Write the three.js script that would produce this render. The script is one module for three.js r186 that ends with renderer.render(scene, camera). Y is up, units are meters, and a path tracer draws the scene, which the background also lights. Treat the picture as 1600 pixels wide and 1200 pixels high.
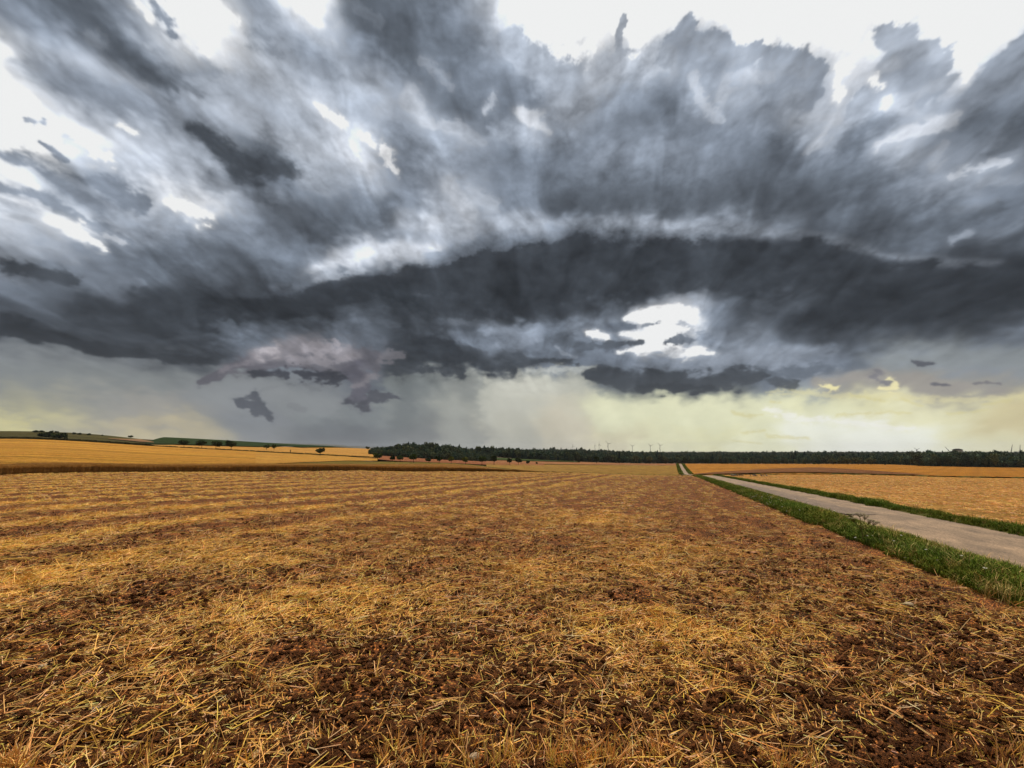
import * as THREE from 'three';
import { mergeGeometries } from 'three/addons/utils/BufferGeometryUtils.js';

// ---------------------------------------------------------------- camera, sky, sun, exposure
const scene = new THREE.Scene();
const camera = new THREE.PerspectiveCamera(79.61, 4 / 3, 0.05, 30000);
const EYE = 1.7;
camera.position.set(0, EYE, 0);
camera.rotation.x = THREE.MathUtils.degToRad(8.375);
const renderer = new THREE.WebGLRenderer({ antialias: true });
renderer.setSize(1024, 768);
renderer.toneMapping = THREE.LinearToneMapping;
renderer.toneMappingExposure = 3.5;
renderer.shadowMap.enabled = true;
const EXPOSURE = renderer.toneMappingExposure;

const D2R = Math.PI / 180, { clamp, lerp, smoothstep } = THREE.MathUtils;
const heading = (az, el) => [Math.sin(az * D2R) * Math.cos(el * D2R), Math.sin(el * D2R), -Math.cos(az * D2R) * Math.cos(el * D2R)];

const sun = new THREE.DirectionalLight(0xfff0da, 1.5);   // veiled sun, high in the bright gap ahead and to the right
{ const s = heading(14, 57); sun.position.set(s[0] * 400, s[1] * 400, s[2] * 400); }
sun.name = 'sun';
sun.castShadow = true;
sun.shadow.radius = 44;
sun.shadow.mapSize.set(2048, 2048);
Object.assign(sun.shadow.camera, { left: -120, right: 120, top: 120, bottom: -120, near: 1, far: 900 });
scene.add(sun, sun.target);

// seeded random numbers and gradient noise
function seeded(a) { return () => { a = (a + 0x6D2B79F5) | 0; let t = Math.imul(a ^ (a >>> 15), 1 | a); t = (t + Math.imul(t ^ (t >>> 7), 61 | t)) ^ t; return ((t ^ (t >>> 14)) >>> 0) / 4294967296; }; }
const PERM = new Uint8Array(512), GX = new Float32Array(256), GY = new Float32Array(256);
{ const r = seeded(7), p = [...Array(256).keys()]; for (let i = 255; i > 0; i--) { const j = Math.floor(r() * (i + 1)); [p[i], p[j]] = [p[j], p[i]]; }
  for (let i = 0; i < 512; i++) PERM[i] = p[i & 255];
  for (let i = 0; i < 256; i++) { const a = r() * Math.PI * 2; GX[i] = Math.cos(a); GY[i] = Math.sin(a); } }
function noise(x, y, period = 0) {
  let ix = Math.floor(x), iy = Math.floor(y); const fx = x - ix, fy = y - iy;
  let jx = ix + 1, jy = iy + 1;
  if (period) { ix = ((ix % period) + period) % period; jx = (ix + 1) % period; iy = ((iy % period) + period) % period; jy = (iy + 1) % period; }
  const u = fx * fx * fx * (fx * (fx * 6 - 15) + 10), v = fy * fy * fy * (fy * (fy * 6 - 15) + 10);
  const a = PERM[(ix & 255) + PERM[iy & 255]], b = PERM[(jx & 255) + PERM[iy & 255]], c = PERM[(ix & 255) + PERM[jy & 255]], d = PERM[(jx & 255) + PERM[jy & 255]];
  const p = GX[a] * fx + GY[a] * fy, q = GX[b] * (fx - 1) + GY[b] * fy, r = GX[c] * fx + GY[c] * (fy - 1), s = GX[d] * (fx - 1) + GY[d] * (fy - 1);
  return (p + (q - p) * u + (r + (s - r) * u - p - (q - p) * u) * v) * 1.5;
}
function fbm(x, y, n, gain = 0.5) { let s = 0, a = 1; for (let i = 0; i < n; i++) { s += a * noise(x, y); x = x * 2.03 + 17.3; y = y * 2.03 - 9.1; a *= gain; } return s; }

// The storm sky: broad tones by bearing and elevation (degrees; grey level or colour), then each cloud as a brush
// [tone, density, softness, raggedness, [bearing, elevation, radius, ...]], all roughened by wind-drawn noise.
const SKY_TONES = [
  [-52,34.5,130, -49,36.2,105, -45.7,38,100, -41.9,39.8,150, -37.5,41.6,240, -32.6,43.3,140, -27.1,44.9,225, -21,46.2,110, -14.4,47.3,105, -7.3,47.9,135, 0,48.2,190, 7.3,47.9,238, 14.4,47.3,238, 21,46.2,238, 27.1,44.9,225, 32.6,43.3,236, 37.5,41.6,238, 41.9,39.8,238, 45.7,38,238, 49,36.2,238, 52,34.5,215],
  [-51.7,32.9,140, -48.8,34.5,120, -45.4,36.3,100, -41.6,38,160, -37.3,39.7,238, -32.4,41.4,150, -26.9,43,200, -20.8,44.3,115, -14.2,45.4,100, -7.2,46,125, 0,46.3,175, 7.2,46,238, 14.2,45.4,215, 20.8,44.3,220, 26.9,43,155, 32.4,41.4,215, 37.3,39.7,236, 41.6,38,232, 45.4,36.3,180, 48.8,34.5,235, 51.7,32.9,236],
  [-51.5,31.2,225, -48.5,32.8,150, -45.2,34.5,135, -41.3,36.1,115, -37,37.8,215, -32.1,39.5,165, -26.7,41,145, -20.7,42.3,130, -14.1,43.3,105, -7.2,44,115, 0,44.2,150, 7.2,44,215, 14.1,43.3,175, 20.7,42.3,180, 26.7,41,150, 32.1,39.5,165, 37,37.8,180, 41.3,36.1,200, 45.2,34.5,170, 48.5,32.8,225, 51.5,31.2,190],
  [-51.2,29.5,230, -48.3,31,150, -44.9,32.6,175, -41.1,34.2,110, -36.8,35.9,140, -31.9,37.5,178, -26.5,38.9,150, -20.5,40.2,165, -14,41.2,140, -7.1,41.8,125, 0,42.1,120, 7.1,41.8,165, 14,41.2,165, 20.5,40.2,140, 26.5,38.9,150, 31.9,37.5,160, 36.8,35.9,165, 41.1,34.2,185, 44.9,32.6,160, 48.3,31,215, 51.2,29.5,150],
  [-51,27.7,238, -48,29.1,150, -44.6,30.7,135, -40.8,32.2,150, -36.5,33.8,160, -31.7,35.3,160, -26.3,36.8,175, -20.3,38,150, -13.9,39,155, -7,39.6,105, 0,39.8,130, 7,39.6,165, 13.9,39,145, 20.3,38,110, 26.3,36.8,155, 31.7,35.3,145, 36.5,33.8,180, 40.8,32.2,165, 44.6,30.7,140, 48,29.1,160, 51,27.7,140],
  [-50.7,25.8,240, -47.7,27.2,190, -44.4,28.7,165, -40.6,30.2,150, -36.3,31.7,130, -31.4,33.1,150, -26.1,34.5,165, -20.2,35.7,180, -13.7,36.6,150, -7,37.2,150, 0,37.4,165, 7,37.2,150, 13.7,36.6,130, 20.2,35.7,125, 26.1,34.5,125, 31.4,33.1,130, 36.3,31.7,165, 40.6,30.2,125, 44.4,28.7,165, 47.7,27.2,120, 50.7,25.8,110],
  [-50.5,24,220, -47.5,25.3,225, -44.1,26.6,210, -40.3,28,165, -36,29.5,145, -31.2,30.9,105, -25.9,32.2,175, -20,33.3,190, -13.6,34.2,140, -6.9,34.7,150, 0,34.9,120, 6.9,34.7,125, 13.6,34.2,140, 20,33.3,140, 25.9,32.2,125, 31.2,30.9,115, 36,29.5,140, 40.3,28,130, 44.1,26.6,175, 47.5,25.3,150, 50.5,24,95],
  [-50.2,22,215, -47.2,23.3,150, -43.9,24.5,150, -40.1,25.8,165, -35.8,27.2,165, -31,28.5,125, -25.7,29.7,165, -19.8,30.8,160, -13.5,31.6,140, -6.9,32.2,155, 0,32.3,125, 6.9,32.2,115, 13.5,31.6,115, 19.8,30.8,120, 25.7,29.7,120, 31,28.5,105, 35.8,27.2,100, 40.1,25.8,110, 43.9,24.5,135, 47.2,23.3,165, 50.2,22,130],
  [-50,20.1,175, -47,21.2,140, -43.6,22.4,150, -39.8,23.6,190, -35.6,24.8,215, -30.8,26,150, -25.5,27.2,120, -19.7,28.2,130, -13.4,29,130, -6.8,29.5,170, 0,29.6,125, 6.8,29.5,100, 13.4,29,95, 19.7,28.2,95, 25.5,27.2,98, 30.8,26,95, 35.6,24.8,95, 39.8,23.6,115, 43.6,22.4,115, 47,21.2,125, 50,20.1,120],
  [-49.7,18.1,185, -46.7,19.1,225, -43.4,20.2,165, -39.6,21.3,150, -35.3,22.4,150, -30.6,23.5,140, -25.3,24.6,105, -19.5,25.5,110, -13.3,26.2,150, -6.7,26.7,175, 0,26.8,165, 6.7,26.7,140, 13.3,26.2,155, 19.5,25.5,158, 25.3,24.6,155, 30.6,23.5,150, 35.3,22.4,110, 39.6,21.3,98, 43.4,20.2,100, 46.7,19.1,125, 49.7,18.1,110],
  [-49.5,16.1,160, -46.5,17,155, -43.1,17.9,120, -39.3,18.9,110, -35.1,19.9,125, -30.3,20.9,105, -25.1,21.9,125, -19.4,22.7,180, -13.2,23.3,175, -6.7,23.8,140, 0,23.9,135, 6.7,23.8,95, 13.2,23.3,100, 19.4,22.7,80, 25.1,21.9,72, 30.3,20.9,75, 35.1,19.9,85, 39.3,18.9,70, 43.1,17.9,110, 46.5,17,95, 49.5,16.1,90],
  [-49.3,14,125, -46.3,14.8,100, -42.9,15.6,140, -39.1,16.5,110, -34.9,17.4,95, -30.1,18.3,95, -24.9,19.1,110, -19.2,19.8,110, -13.1,20.4,95, -6.6,20.8,75, 0,20.9,75, 6.6,20.8,72, 13.1,20.4,80, 19.2,19.8,85, 24.9,19.1,72, 30.1,18.3,75, 34.9,17.4,75, 39.1,16.5,72, 42.9,15.6,85, 46.3,14.8,75, 49.3,14,70],
  [-49,11.9,100, -46,12.6,90, -42.6,13.3,85, -38.9,14.1,75, -34.6,14.8,78, -29.9,15.6,75, -24.7,16.3,80, -19.1,16.9,90, -13,17.4,85, -6.6,17.7,80, 0,17.8,75, 6.6,17.7,80, 13,17.4,100, 19.1,16.9,190, 24.7,16.3,120, 29.9,15.6,95, 34.6,14.8,90, 38.9,14.1,75, 42.6,13.3,60, 46,12.6,60, 49,11.9,65],
  [-48.8,9.8,95, -45.8,10.4,80, -42.4,11,85, -38.6,11.6,75, -34.4,12.2,90, -29.7,12.8,115, -24.5,13.4,115, -18.9,14,115, -12.9,14.4,85, -6.5,14.6,105, 0,14.7,140, 6.5,14.6,120, 12.9,14.4,130, 18.9,14,235, 24.5,13.4,120, 29.7,12.8,110, 34.4,12.2,80, 38.6,11.6,85, 42.4,11,85, 45.8,10.4,85, 48.8,9.8,110],
  [-48.6,7.7,'#7c8185', -45.5,8.1,'#7c8185', -42.2,8.6,'#7a7f83', -38.4,9.1,'#6c7176', -34.2,9.6,85, -29.5,10.1,110, -24.4,10.5,120, -18.8,11,110, -12.8,11.3,75, -6.5,11.5,78, 0,11.6,85, 6.5,11.5,120, 12.8,11.3,125, 18.8,11,150, 24.4,10.5,150, 29.5,10.1,150, 34.2,9.6,140, 38.4,9.1,125, 42.2,8.6,145, 45.5,8.1,142, 48.6,7.7,138],
  [-48.3,5.6,'#83888a', -45.3,5.9,'#838889', -41.9,6.2,'#828788', -38.2,6.6,'#818687', -34,7,'#7f8486', -29.3,7.3,'#797e82', -24.2,7.6,'#71767b', -18.6,7.9,105, -12.7,8.2,'#7a8081', -6.4,8.3,'#8a8e8c', 0,8.4,'#b4b5ab', 6.4,8.3,'#b5b6ab', 12.7,8.2,105, 18.6,7.9,88, 24.2,7.6,88, 29.3,7.3,120, 34,7,145, 38.2,6.6,'#9b9890', 41.9,6.2,'#9b9890', 45.3,5.9,'#989690', 48.3,5.6,'#95938e'],
  [-48.1,3.5,'#9d9c8d', -45.1,3.7,'#9d9c90', -41.7,3.9,'#979690', -37.9,4.1,'#959490', -33.8,4.3,'#8e8f8e', -29.1,4.5,'#80848a', -24,4.7,'#7d8386', -18.5,4.9,'#7b8184', -12.6,5.1,'#858a8a', -6.4,5.2,'#9fa19b', 0,5.2,'#b9bab0', 6.4,5.2,'#c2c0b0', 12.6,5.1,'#d4d4b8', 18.5,4.9,'#dcdcba', 24,4.7,'#e0e0be', 29.1,4.5,'#dfdfbb', 33.8,4.3,'#e3e1b8', 37.9,4.1,'#e2dfb4', 41.7,3.9,'#e2e0bc', 45.1,3.7,'#dbd6ac', 48.1,3.5,'#cdc09a'],
  [-47.9,1.4,'#cdc795', -44.8,1.4,'#c4be97', -41.5,1.5,'#bdb596', -37.7,1.6,'#bcb191', -33.5,1.7,'#b3ab92', -28.9,1.8,'#7f8387', -23.8,1.9,'#6d7277', -18.3,1.9,'#686d72', -12.5,2,'#777b7d', -6.3,2,'#929490', 0,2,'#aaaaa0', 6.3,2,'#b9b4a3', 12.5,2,'#cfc9ab', 18.3,1.9,'#d9d7b4', 23.8,1.9,'#dcdab0', 28.9,1.8,'#e4e4c2', 33.5,1.7,'#e9eadb', 37.7,1.6,'#eceee4', 41.5,1.5,'#e9ead6', 44.8,1.4,'#e3e2c2', 47.9,1.4,'#d9d3ab'],
  [-47.6,-0.7,'#cdc795', -44.6,-0.8,'#c4be97', -41.2,-0.8,'#bdb596', -37.5,-0.8,'#bcb191', -33.3,-0.8,'#b3ab92', -28.7,-0.8,'#7f8387', -23.7,-0.8,'#6d7277', -18.2,-0.8,'#686d72', -12.4,-0.8,'#777b7d', -6.3,-0.8,'#929490', 0,-0.8,'#aaaaa0', 6.3,-0.8,'#b9b4a3', 12.4,-0.8,'#cfc9ab', 18.2,-0.8,'#d9d7b4', 23.7,-0.8,'#dcdab0', 28.7,-0.8,'#e4e4c2', 33.3,-0.8,'#e9eadb', 37.5,-0.8,'#eceee4', 41.2,-0.8,'#e9ead6', 44.6,-0.8,'#e3e2c2', 47.6,-0.7,'#d9d3ab']];
const CLOUDS = [
  [176,0.4,1,1,[-34.83,34.92,3.16,-36.97,27.42,2.72]],
  [172,0.35,1,1,[-41.41,28.49,2.25,-44.38,28.68,1.88]],
  [96,0.47,0.8,1,[-49.5,36.42,1.35,-46.3,35.82,1.28,-43.32,35.39,1.23,-40.1,35.03,1.06,-37.76,34.35,0.61]],
  [100,0.4,0.8,1,[-46.06,37.34,1.27,-42.96,36.43,0.91]],
  [138,0.45,0.8,1,[-43.46,38.12,0.97,-40.42,37.42,1.03,-38.05,36.69,0.88,-35.95,36.57,0.51]],
  [170,0.45,0.8,1,[-50.39,31.58,0.48,-47.21,32.74,0.52,-44.04,33.38,0.55,-41.73,33.18,0.48]],
  [132,0.47,0.8,1,[-50.4,30.29,0.65,-48.22,30.72,0.85,-45.63,31.15,0.99,-42.75,31.15,1.05,-40.4,31,0.9]],
  [104,0.45,0.8,1,[-41.61,34.26,0.57,-39.43,34.1,0.59]],
  [172,0.35,0.9,1,[-45.7,34.92,0.52]],
  [176,0.4,0.9,1,[-42.99,33.02,0.56,-41.45,33.04,0.39]],
  [240,1,0.55,0.8,[-40.1,40.99,1.35,-37.94,40.21,1.6,-36.55,38.92,0.69,-36.91,37.98,0.39]],
  [238,1,0.55,0.8,[-35.57,40.84,0.68,-34.67,41.25,0.39]],
  [232,1,0.6,0.7,[-42.73,39.15,0.4,-41.81,38.67,0.27]],
  [136,0.9,0.6,0.8,[-41.58,39.67,0.36,-40.51,38.84,0.41,-39.83,38,0.24]],
  [150,0.42,0.8,1,[-35.15,42.42,0.67,-33.08,41.68,0.89,-32.58,40.36,0.71]],
  [240,1,0.55,0.9,[-52.08,30.18,0.55,-51.18,31.15,0.32]],
  [241,1,0.5,0.9,[-51.86,28.66,0.87,-50.81,27.77,1.06,-49.21,27.47,0.85,-49.92,25.48,1.52,-50.88,24.19,1.08]],
  [236,1,0.6,0.8,[-47.98,25.84,0.53,-45.87,26.05,0.6,-43.82,26.09,0.48]],
  [232,1,0.5,0.6,[-43.02,29.34,0.24,-41.9,29.18,0.2]],
  [150,0.9,0.45,0.6,[-49.16,27.09,0.26,-48.26,27.31,0.22]],
  [138,0.95,0.4,0.6,[-48.22,25.79,0.13,-47.36,25.54,0.27,-46.54,25.13,0.37]],
  [170,0.8,0.6,0.6,[-46.6,26.59,0.36,-45.22,26.2,0.23]],
  [142,0.95,0.7,1,[-50.79,23.53,0.42,-48.47,23.29,0.71,-46.31,22.54,0.84,-44,21.68,0.69]],
  [236,1,0.5,0.6,[-50.32,22.72,0.17,-49.15,22.49,0.26,-48.26,22.22,0.22]],
  [134,0.95,0.7,1,[-44.25,23.84,0.68,-42.34,23.66,0.91,-40.9,23.14,0.52]],
  [140,0.9,0.7,0.8,[-50.51,21.32,0.38,-47.83,21.32,0.41,-45.2,20.44,0.48,-41.89,19.56,0.72]],
  [205,0.8,0.6,0.7,[-50.06,20.68,0.21,-48.45,20.56,0.22]],
  [152,0.4,0.8,1,[-49.87,19.09,0.77,-47.94,18.97,0.63]],
  [238,1,0.45,0.7,[-38.56,24.09,0.38,-36.62,24.05,0.67,-35.1,23.71,0.52]],
  [236,1,0.5,0.7,[-47.15,19.73,0.37,-45.43,19.41,0.62,-44.23,18.88,0.39,-42.92,18.15,0.2]],
  [190,0.8,0.7,0.6,[-43.1,19.79,0.25,-41.79,19.47,0.21]],
  [92,0.97,0.7,1,[-36.9,31.02,0.64,-34.88,29.82,1,-32.66,29.15,1.26,-29.76,29.29,1.43,-27.82,30.24,0.85]],
  [98,0.4,0.8,1,[-30.99,31.81,0.57,-28.61,31.52,0.53]],
  [120,0.35,0.9,1,[-34.03,27.38,0.8,-30.89,27.27,0.72]],
  [172,0.3,0.9,1,[-37.93,25.95,0.97,-35.1,26.17,0.79]],
  [178,0.35,0.9,1,[-32.82,33.89,1.43,-30.16,33.5,1.14,-27.99,32.27,0.95]],
  [240,1,0.55,0.7,[-28.47,45.06,0.89,-26.41,43.98,0.77,-25.27,43.17,0.37]],
  [160,0.35,1,1,[-28.91,41.44,1.57,-23.74,41.69,1.37]],
  [92,0.47,0.8,1,[-23.42,46.19,1.02,-20.5,45.11,1.49,-17.11,44.05,1.66,-13.64,42.6,1.04]],
  [112,0.45,0.9,1,[-14.3,46.33,2.16,-8.97,44.89,2.27]],
  [108,0.47,0.8,1,[-14.05,42.29,1.28,-9.65,39.98,1.36,-6.84,38.9,1.26,-4.81,37.63,0.91]],
  [126,0.4,0.9,1,[-3.56,42.01,2.42,-1.76,39.21,1.9]],
  [152,0.4,0.8,0.8,[-20.93,45.37,0.47,-18.6,45.01,0.59]],
  [172,0.42,0.8,0.7,[-12.18,42.61,0.47,-9.73,41.98,0.6,-8.3,41.1,0.37]],
  [185,0.8,0.7,0.6,[-2.48,40.75,0.31,-2.65,39.66,0.44,-3.78,38.98,0.32]],
  [200,0.42,1,1,[-3.67,48.36,1.5,0.91,47.61,1.97]],
  [126,0.42,0.8,1,[-26.81,40.71,0.86,-24.16,39.58,0.73]],
  [120,0.35,0.9,1,[-31.61,40.66,0.72,-30.47,39.72,0.53]],
  [168,0.35,0.9,1,[-28.58,38.4,1.1,-23.46,38.52,1.27,-18.83,39.4,1.48]],
  [244,1,0.5,0.6,[-25.18,36.85,0.35,-23.65,36.32,0.47,-22.24,35.73,0.36]],
  [225,0.95,0.6,0.8,[-19.65,35.3,0.44,-18.03,34.59,0.38]],
  [222,0.95,0.6,0.8,[-16.65,34.3,0.58,-15.86,33.15,0.59,-15.01,32.35,0.33]],
  [190,0.35,0.9,1,[-23.11,34.25,1.34,-19.99,33.29,1.65,-16.76,31.87,1.32]],
  [178,0.38,0.8,0.8,[-17.15,38.53,0.85]],
  [182,0.8,0.7,0.8,[-13.89,39.54,0.97,-12.13,38,0.88,-10.83,37.24,0.51]],
  [176,0.85,0.7,0.8,[-9.57,37.65,0.64,-6.79,36.62,0.91,-4.18,36,0.66]],
  [132,0.4,0.9,1,[-14.55,36.23,0.89,-12.85,35.2,0.91]],
  [124,0.42,1,1,[-2.6,34.27,3.05,-0.86,30.99,2.82]],
  [186,0.9,0.7,0.8,[-8.1,31.41,0.97,-5.53,29.51,1.28,-5.07,27.57,0.73]],
  [172,0.8,0.7,0.8,[-5.56,31.41,0.84,-2.56,29.25,1.01]],
  [106,0.45,0.9,1,[-28.72,24.89,1.56,-23.98,26.13,2.23,-18.87,27.61,2.03,-15.44,29.54,0.96]],
  [170,0.35,0.9,1,[-26.32,28.94,1.25,-22.03,29.76,1.29]],
  [190,0.42,0.8,0.8,[-13.33,27.24,1.27,-9.25,27.57,1]],
  [240,0.5,0.9,0.8,[3.68,49.05,2.12,17.86,48.16,2.81,29.45,45.84,2.66,38.79,41.99,3.18,46.36,39.22,2.47,52.88,35.3,2.96]],
  [241,1,0.4,0.8,[4.57,48.09,1.94,7.23,46.02,2.01,9.2,43.95,1.27,10.11,42.71,0.59]],
  [241,1,0.4,0.8,[15.15,46.22,2.16,16.87,44.24,1.33,16.11,42.86,0.51]],
  [241,1,0.4,0.8,[25.99,44.9,1.02,31.18,42.76,1.5,32.06,41.02,0.71]],
  [241,1,0.5,0.8,[18.49,45.71,1.49]],
  [160,0.95,0.6,1,[0.9,44.73,1.85,4.03,43.35,2.01,7.08,41.29,1.58]],
  [120,0.4,1,1,[0,40.38,2.18,2.65,39.48,1.39]],
  [170,0.95,0.45,1,[14.95,45.85,0.22,14.17,44.36,0.45,14.25,42.79,0.81,13.16,41.58,1.18]],
  [176,0.9,0.7,1,[11.44,41.49,1.49,17.35,41.56,1.16,19.84,42.2,1.24]],
  [152,0.97,0.45,1,[23.18,43.94,1.38,22.1,42.45,1.76,25.99,41.43,1.83,28.75,39.94,1.61,30.83,39.87,1.15]],
  [180,0.42,0.8,0.8,[19.82,41.94,0.79,21.31,40.6,0.68]],
  [140,0.4,0.8,1,[27.46,41.32,0.85,28.69,39.43,0.97]],
  [200,0.85,0.7,0.7,[1.06,38.75,0.51,3.33,37.87,0.78,5.24,37.07,0.39]],
  [180,0.35,0.9,1,[7.03,39.3,1.26,11.36,39.82,1.1,13.96,40.66,0.72]],
  [118,0.45,1,1,[15.98,39.55,1.8,20.25,37.15,1.93,25.04,35.21,1.3]],
  [172,0.85,0.7,0.8,[23.71,39.68,0.45,24.44,37.75,0.46,25.77,36.09,0.47,27.12,35.08,0.29]],
  [172,0.4,0.8,0.8,[26.89,37.18,0.51,27.9,38.68,0.66,30.34,38.55,0.54,32.24,37.46,0.53]],
  [168,0.35,0.8,0.8,[28.39,36.52,0.51,30.76,36.16,0.49]],
  [150,0.95,0.45,1,[32.84,38.64,1.24,35.19,37.97,1.11,37.19,36.86,0.9,35.87,35.91,1.74,32.8,36.65,1.59]],
  [170,0.38,0.8,0.9,[33.74,33.61,0.76,34.53,35.02,0.74]],
  [241,1,0.45,0.8,[39.01,36.07,0.49,38.6,34.67,0.45,38.3,33.61,0.35]],
  [160,0.97,0.45,1,[42.75,36.77,0.82,44.62,35.77,0.97,44.38,34.07,1.89,46.6,33.18,1.13,44.73,31.4,2.02,40.38,32.94,1.38,47.32,31.95,0.6]],
  [140,0.4,0.9,1,[44.96,33.06,1.08,45.14,30.96,1.19]],
  [238,0.95,0.6,0.6,[41.37,34.01,0.33,41.8,33.31,0.24]],
  [236,0.95,0.6,0.6,[42.4,31.97,0.29,42.03,31.49,0.24]],
  [196,0.35,0.8,0.8,[40.67,35.16,0.38,42.94,34.46,0.37]],
  [150,0.97,0.45,1,[52.11,30.39,1.32,50.13,29.81,1.4,48.56,28.63,1.03]],
  [240,0.95,0.6,0.7,[48.17,31.53,0.34,47.89,30.79,0.22]],
  [190,0.4,0.8,0.8,[35.02,30.01,0.33,36.69,31.2,0.53,38.23,32.56,0.36]],
  [190,0.8,0.7,0.8,[41.29,28.36,0.45,43.4,28.54,0.53,46.06,28.18,0.55,46.81,28.57,0.36]],
  [185,0.4,0.8,0.8,[44.99,25.43,0.38,45.95,26.7,0.46]],
  [184,0.85,0.7,0.8,[45.97,23.97,0.28,47.75,24.01,0.31,49.39,23.74,0.26]],
  [170,0.35,0.8,0.8,[47.61,22.85,0.27,50.01,21.73,0.43]],
  [118,0.42,0.9,1,[41.91,30.48,1.07,39.71,29.66,1.23]],
  [108,0.42,0.9,1,[48.77,27.17,0.73,47.68,26.75,0.44]],
  [90,0.45,0.8,1,[51.05,25.45,0.9,49.45,24.83,0.6,48.04,24.72,0.35]],
  [110,0.42,1,1,[32.11,30.02,1.72,36.98,27.54,1.85,42.06,25.46,1.01]],
  [132,0.35,0.9,0.8,[41.39,23.97,0.72]],
  [160,0.4,0.8,0.8,[47.2,21.23,0.59,45.92,21.03,0.38]],
  [92,0.4,0.8,0.8,[48.01,20.19,0.41,46.43,19.97,0.33]],
  [148,0.38,1,0.8,[13.6,33.55,3.96,22.92,31.83,3.77]],
  [136,0.35,1,0.8,[6.92,35.06,2.67]],
  [96,0.45,0.9,0.9,[6.81,30,1.84,11.78,29.24,2.1,18.17,28.92,2.02,24.82,27.82,2.05,30.77,25.91,2.06,36.6,23.81,2.02,41.63,21.57,1.86,44.75,20.31,1.46]],
  [168,0.45,0.8,0.6,[-13.2,23.91,1.02,-8.38,25.71,0.95,1.28,28.51,0.87,5.91,27.26,0.58,13.32,26.89,0.57,21.02,25.66,0.61,30.52,23,0.56,37.89,20.14,0.56,41.53,18.35,0.47,44.77,16.55,0.44,47.93,15.45,0.45]],
  [104,0.4,0.9,0.9,[36.49,22.73,0.9,41.47,20.15,0.83,43.67,18.64,0.6]],
  [156,0.85,0.7,0.8,[45.34,18.54,0.39,46.39,18.88,0.28]],
  [146,0.38,0.8,0.8,[47.76,18.11,0.55,49.51,18.59,0.43]],
  [90,0.45,0.8,0.8,[45.7,17.2,0.38,47.53,17.1,0.55,50.39,17.44,0.94]],
  [174,0.4,0.9,1,[-48.77,17.78,1.24,-45.33,17.75,0.96]],
  [86,0.9,0.6,0.7,[-49.79,15.38,0.26,-47.55,15.56,0.46,-45.59,15.47,0.53,-44.54,15.23,0.3]],
  [128,0.4,0.9,0.8,[-49.08,14.04,0.53,-47.68,13.32,0.82,-46.01,14.4,0.67]],
  [144,0.42,0.8,0.8,[-42.94,15.27,0.71,-40.27,15.64,0.54]],
  [96,0.4,1,1,[-39.34,18.92,1.31,-34.55,20.37,1.42]],
  [130,0.35,0.9,0.8,[-34.54,20.18,0.47,-32.04,20.32,0.37]],
  [188,0.92,0.7,0.8,[-23.98,20.79,0.95,-19.35,22.55,1.26,-14.64,24.07,1.01,-9.16,24.21,0.59]],
  [172,0.85,0.7,0.8,[-23.55,19.58,0.55,-19.26,20.91,0.57]],
  [150,0.4,0.8,0.7,[-28.53,18.14,0.26,-24.75,18.71,0.41]],
  [76,0.47,0.9,0.8,[-44.31,12.27,1.39,-39.73,12.66,1.97,-35.67,13.87,2.12,-31.11,14.86,2.02,-26.73,15.89,1.87,-19.08,17.36,1.87,-9.81,18.05,1.98,-4.52,17.01,1.25]],
  [78,0.45,0.8,0.7,[-28.11,16.89,1.05,-22.04,18.2,1.12,-16.15,19.41,1.17]],
  [78,0.95,0.5,0.3,[-49.6,10.72,0.95,-45.78,10.38,0.86,-40.45,9.95,0.75,-36.09,9.38,0.7,-33.32,9.29,0.61]],
  [70,0.45,0.8,0.5,[-35.91,10.38,1.29,-33.11,10.26,1.23]],
  [98,0.23,0.8,0.6,[-43.78,11.32,0.1,-41.01,10.84,0.16,-38.55,10.72,0.17,-35.48,11.68,0.24,-30.68,13.28,0.45]],
  [90,0.25,0.8,0.6,[-49.23,10.58,0.26,-46.14,9.98,0.28,-42.73,9.67,0.26,-40.15,9.38,0.16]],
  [78,0.93,0.6,0.95,[-12.28,20.47,0.74,-6.63,21.38,1.36,0,21.81,2.44,8.29,21.9,3.01,16.25,21.6,2.74,23.63,20.84,2.45,30.23,19.48,2.21,36.04,17.93,1.86,40.6,16.42,1.61,42.94,16.09,1.02]],
  [76,0.8,0.62,0.7,[38.53,18.62,0.72,40.5,17.9,0.53,42.11,17.13,0.62,43.45,16.67,0.5,32.47,20.37,0.73,25.82,22.29,0.79,19.39,23.25,0.77,9.97,24.02,0.88]],
  [74,0.45,0.9,0.7,[-4.95,18.55,1.85,3.3,18.58,1.86,10.62,18.31,1.67]],
  [100,0.35,1,0.8,[29.35,16.22,0.78,35.29,15.89,0.59]],
  [66,0.47,0.8,0.7,[32.52,13.7,0.99,37.32,14.23,1.72,41.85,14.56,1.88,45.32,13.78,1.94,49.89,13.19,1.9]],
  [88,0.42,0.9,0.7,[31.54,12.62,0.76,39.61,11.31,0.77,45.04,11.2,0.68,49.68,11.34,0.69]],
  [80,0.9,0.6,0.8,[45.53,15.66,0.29,46.74,15.45,0.23]],
  [140,0.42,1,0.8,[18.35,17.72,1.45,23.35,16.46,2.08]],
  [150,0.4,1,0.8,[8.14,15.2,1.09,12.92,15.89,1.06]],
  [158,0.4,1,0.8,[24.43,11.63,1.8,28.47,13,1.32]],
  [128,0.25,0.9,0.9,[-27.3,14.69,0.2,-23.64,15.41,0.35]],
  [132,0.25,0.9,0.9,[-21.3,15.22,0.28,-15.98,15.31,0.45,-14.12,14.9,0.23]],
  [150,0.28,0.9,0.9,[-8.16,16.13,0.31,-3.28,15.79,0.47,-0.41,15.03,0.55]],
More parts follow.
